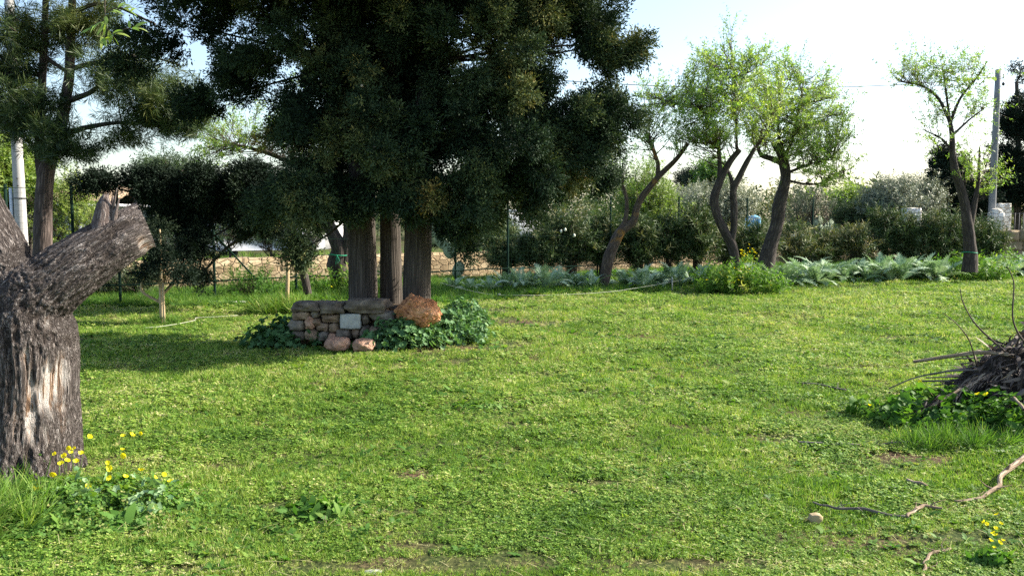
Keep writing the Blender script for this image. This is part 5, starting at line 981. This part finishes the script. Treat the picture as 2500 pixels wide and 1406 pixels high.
# ------------------------------------------------------------------ walls
def wall_line(name, label, d0, px0, px1, h, th_, mat, cat='wall', cap=None, amp=.04):
    a, b_ = fline(d0, px0), fline(d0, px1); L = np.linalg.norm(b_ - a); n = int(L / .18); nx = nrm(np.array([-(b_ - a)[1], (b_ - a)[0], 0])); V = []; 
    prof = [(-th_ / 2, -.05), (-th_ / 2, h * .33), (-th_ / 2, h * .66), (-th_ / 2 + .02, h), (th_ / 2 - .02, h), (th_ / 2, -.05)]
    for k in range(n + 1):
        c = a + (b_ - a) * k / n
        for q, (o_, z_) in enumerate(prof): V.append(c + nx * o_ + [0, 0, z_])
    V = np.array(V); nz = fbm(V * 3.1, 4, 3) - .5; V = V + nx * (nz * amp * 2)[:, None]; V[:, 2] += (fbm(V * 4.3, 9, 2) - .5) * amp * 1.6 * (V[:, 2] > h * .9); m_ = len(prof)
    Q = [[k * m_ + q, (k + 1) * m_ + q, (k + 1) * m_ + q + 1, k * m_ + q + 1] for k in range(n) for q in range(m_ - 1)]
    o = mk(name, (V, np.array(Q)), M[mat], loc=a); return tag(o, label, cat)
wall_line('stone_wall', 'low ochre stone wall running behind the fence', 24.5, 60, 2330, .66, .42, 'fieldwall', amp=.05)
bw = thing('block_wall', P(2395, 620, 27), 'brown block wall with large coping stones at the right edge', 'wall'); r = np.random.default_rng(8)
x0 = P(2392, 600, 27)[0]; bw.location = (x0, 27, 0); gs = []
for row, (z0_, z1_) in enumerate(((0, .28), (.285, .56), (.565, .86), (.865, 1.20))):
    x = x0 + (0.0 if row % 2 else -.25) - (.15 if row < 2 else 0)
    while x < x0 + 6:
        w_ = (r.uniform(.35, .6) if row < 3 else r.uniform(.85, 1.1)); V, Q = ico([x + w_ / 2, 27 + (-.03 if row == 3 else 0), (z0_ + z1_) / 2], [w_ / 2 * 1.06, .19 if row < 3 else .22, (z1_ - z0_) / 2 * 1.06], int(x * 10) % 50, .03, 4, .95); mk('block' if row < 3 else 'coping_stone', (V, Q), M['blockwall'], bw); x += w_ + .006
def pillar(label, px, top, d, w_, rounded=False, mat='whitestone'):
    c = P(px, 600, d); c[2] = 0; h = P(px, top, d)[2]; th = thing('stone_pillar', c, label, 'pillar'); V, Q = ico(c + [0, 0, h / 2], [w_ / 2, w_ / 2, h / 2 * 1.06], int(px) % 30, .03, 12, .97, 3); mk('shaft', (V, Q), M[mat], th)
    if rounded: mk('capstone', ico(c + [0, 0, h], [w_ / 2 * .95, w_ / 2 * .95, .14], 3, .05, 8, .2), M[mat], th, smooth=True)
    return th
pillar('tall whitewashed stone gate pillar behind the concrete pole', 2440, 496, 31.5, .50); pillar('rounded lower pillar beside the tall gate pillar', 2428, 518, 30.6, .42, True); pillar('small square pale stone pillar among the oleanders', 2222, 507, 30, .52)
# iron gate to the right of the pillars
gt = thing('iron_gate', P(2500, 560, 31.5) * [1, 1, 0], 'dark iron bar gate right of the white pillar', 'gate'); gl = P(2456, 560, 31.5)[0]
for k in range(12): mk('bar', box([gl + k * .15, 31.49, .1], [gl + k * .15 + .02, 31.51, 1.75]), M['wire'], gt)
for z_ in (.2, 1.7): mk('rail', box([gl - .02, 31.515, z_], [gl + 1.75, 31.54, z_ + .04]), M['wire'], gt)
# cream plastered wall beyond the road, and pasture strip
M['cream'] = noise_mat('cream_plaster', [(.3, (.55, .47, .30)), (.7, (.70, .62, .42))], 2, .1); a = P(1620, 560, 44)
tag(mk('garden_wall', box([P(1900, 560, 44)[0], 43.8, 0], [P(2410, 560, 44)[0], 44.1, .72]), M['cream'], loc=a * [1, 1, 0]), 'low cream plastered wall across the road', 'wall')

# prickly pear by the road
M['cactus'] = noise_mat('cactus_pad', [(.3, (.12, .17, .09)), (.7, (.34, .40, .28))], 6, .2, .6)
def cactus(px, py, d, n, seed, label):
    r = np.random.default_rng(seed); c = P(px, py, d); c[2] = 0; th = thing('prickly_pear', c, label, 'cactus'); 
    for k in range(n):
        pos = c + np.array([r.uniform(-.7, .7), r.uniform(-.4, .4), .2 + r.uniform(0, 1.3)]); V, Q = ico([0, 0, 0], [.16, .03, .22], k, .08, 5); V = np.asarray(V); an = r.uniform(-.9, .9); V = np.stack([V[:, 0] * math.cos(an) - V[:, 2] * math.sin(an), V[:, 1], V[:, 0] * math.sin(an) + V[:, 2] * math.cos(an)], 1); g = rot_z((V, Q), r.uniform(-1, 1), np.zeros(3)); mk('pad', (g[0] + pos, Q), M['cactus'], th, smooth=True)
cactus(2015, 600, 40, 30, 1, 'prickly pear cactus behind the cream wall, right of the stout trunk'); cactus(1090, 640, 22.3, 9, 2, 'prickly pear pads showing right of the cypress trunks')
# blue tarpaulin
M['tarp'] = flat('blue_tarp', (.22, .50, .74)); c = P(1838, 545, 38); V, Q = ico(c + [0, 0, -.1], [.36, .3, .42], 4, .3, 10, .4); tag(mk('blue_tarpaulin', (V, Q), M['tarp'], loc=c * [1, 1, 0], smooth=True), 'bright blue tarpaulin left of the stout trunk', 'tarpaulin')

# ------------------------------------------------------------------ houses behind at the left
M['tile'] = noise_mat('roof_tile', [(.3, (.22, .15, .10)), (.7, (.40, .30, .20))], 6, .4); M['housegreen'] = noise_mat('grey_green_plaster', [(.3, (.19, .24, .21)), (.7, (.26, .31, .27))], 1.5, .1); M['lilac'] = noise_mat('pale_blue_plaster', [(.3, (.50, .53, .62)), (.7, (.60, .63, .72))], 1.5, .1); M['white'] = noise_mat('white_plaster', [(.3, (.66, .66, .68)), (.7, (.80, .80, .82))], 1.5, .1); M['shutter'] = flat('slate_shutter', (.14, .15, .22)); M['glassy'] = flat('dark_window', (.03, .035, .045))
def house(label, px0, px1, top, d, depth, wm, wins, pitched=True, ov=.3):
    a, b_ = P(px0, 600, d), P(px1, 600, d); h = P(px0, top, d)[2]; th = thing('house', [(a[0] + b_[0]) / 2, d, 0], label, 'house'); mk('wall', box([a[0], d, 0], [b_[0], d + depth, h]), M[wm], th)
    if pitched:
        n = int((b_[0] - a[0] + 2 * ov) / .22); gs = []
        for k in range(n):
            x = a[0] - ov + (k + .5) * .22; gs.append(tube([[x, d - ov, h + .02], [x, d + depth / 2, h + .9]], [.105, .105], 6, cap=False)); gs.append(tube([[x, d + depth + ov, h + .02], [x, d + depth / 2, h + .9]], [.105, .105], 6, cap=False))
        mk('roof', join(gs), M['tile'], th, smooth=True); mk('eave', box([a[0] - ov, d - ov + .02, h - .12], [b_[0] + ov, d + depth + ov, h - .01]), M['white'], th)
    else: mk('parapet', box([a[0] - .08, d - .08, h], [b_[0] + .08, d + depth + .08, h + .18]), M['white'], th)
    for x0_, x1_, y0_, y1_, kind in wins:
        p0, p1 = P(x0_, y1_, d), P(x1_, y0_, d); f_ = mk('door' if kind == 'lilac' else 'window', box([p0[0], d - .05, max(.02, p0[2])], [p1[0], d - .002, p1[2]]), M['white'], th); mk('shutter', box([p0[0] + .05, d - .08, max(.05, p0[2] + .05)], [p1[0] - .05, d - .053, p1[2] - .05]), M[kind], f_)
    return th
house('grey green house with a tiled roof behind the dead tree', 110, 262, 497, 38, 7, 'housegreen', [(162, 206, 505, 600, 'lilac')])
house('white house behind the dark conifer with a slatted shutter', 375, 780, 470, 42, 8, 'white', [(496, 520, 590, 625, 'shutter'), (590, 612, 560, 590, 'glassy'), (680, 705, 560, 592, 'glassy')], False)
house('pale house far behind the right side of the cypress crown', 1150, 1330, 520, 48, 7, 'white', [(1200, 1215, 545, 570, 'glassy')], False)
# parked car behind the wall
th = thing('parked_car', P(675, 640, 33) * [1, 1, 0], 'white parked car half hidden behind the stone wall', 'car'); c = P(655, 640, 33); x0 = c[0]
prof = [(-2.0, .35), (-2.0, .75), (-1.7, .9), (-1.2, .95), (-.7, 1.4), (.8, 1.42), (1.5, .98), (1.95, .9), (2.0, .4)]
n = len(prof); V = [[x0 + a_, 33 - .85 + (.12 if z_ > 1.1 else 0), z_] for a_, z_ in prof] + [[x0 + a_, 33 + .85 - (.12 if z_ > 1.1 else 0), z_] for a_, z_ in prof]; Q = [[k, (k + 1) % n, (k + 1) % n + n, k + n] for k in range(n)] + [[0, 1, 7, 8], [1, 2, 6, 7], [2, 3, 3, 6][:0] or [2, 3, 6, 7], [3, 4, 5, 6], [9, 10, 16, 17], [11, 12, 15, 16], [12, 13, 14, 15]]
M['carpaint'] = flat('white_car_paint', (.72, .73, .76), .3); mk('body', (np.array(V), np.array(Q)), M['carpaint'], th); mk('side_window', box([x0 - .62, 32.12, .99], [x0 + .85, 32.15, 1.30]), M['glassy'], th)
for wx in (-1.25, 1.25): mk('wheel', tube([[x0 + wx, 32.1, .33], [x0 + wx, 32.35, .33]], [.32, .32], 18), M['wire'], th)

# path kerb at the left lawn edge
tag(mk('path', box([G(215, 745)[0], 15.9, 0.0], [G(610, 738)[0], 16.12, .05]), M['stone_w']), kind='structure')

# ------------------------------------------------------------------ almond twig hanging in front, top left
tw = thing('hanging_twig', P(265, -60, 4.2), 'fresh leafy twig hanging into the picture at the top left', 'twig'); r = np.random.default_rng(17)
st_ = [[(264, -60), (266, -5), (262, 40), (266, 75), (285, 95)], [(264, 45), (240, 60), (222, 72)], [(266, 30), (290, 20), (320, 28)], [(272, 78), (305, 76), (330, 66)], [(262, 50), (250, 85), (262, 100)]]
gs, lb, ld = [], [], []
for q in st_:
    pts = np.array([P(a_, b_, 4.2) for a_, b_ in q]) + r.normal(0, .008, (len(q), 3)); gs.append(tube(pts, np.linspace(.0032, .0012, len(pts)), 5, sub=4)); 
    for k in range(len(pts) - 1):
        for s in range(4): t_ = r.uniform(); lb.append(pts[k] * (1 - t_) + pts[k + 1] * t_); ld.append(nrm(pts[k + 1] - pts[k]) + r.normal(0, .65, 3) + [0, 0, .1])
lb, ld = np.array(lb[10:]), np.array(ld[10:]); n = len(lb); V, Q = ribbons(lb, ld, nrm(r.normal(size=(n, 3)) * .4 + [0, -.7, .7]), r.uniform(.04, .075, n), r.uniform(.012, .018, n), 5, .8); mk('stem', join(gs), M['twig'], tw); mk('leaves', (V, Q, {'tint': np.repeat(r.uniform(.35, .9, n), 12)}), M['almond'], tw)
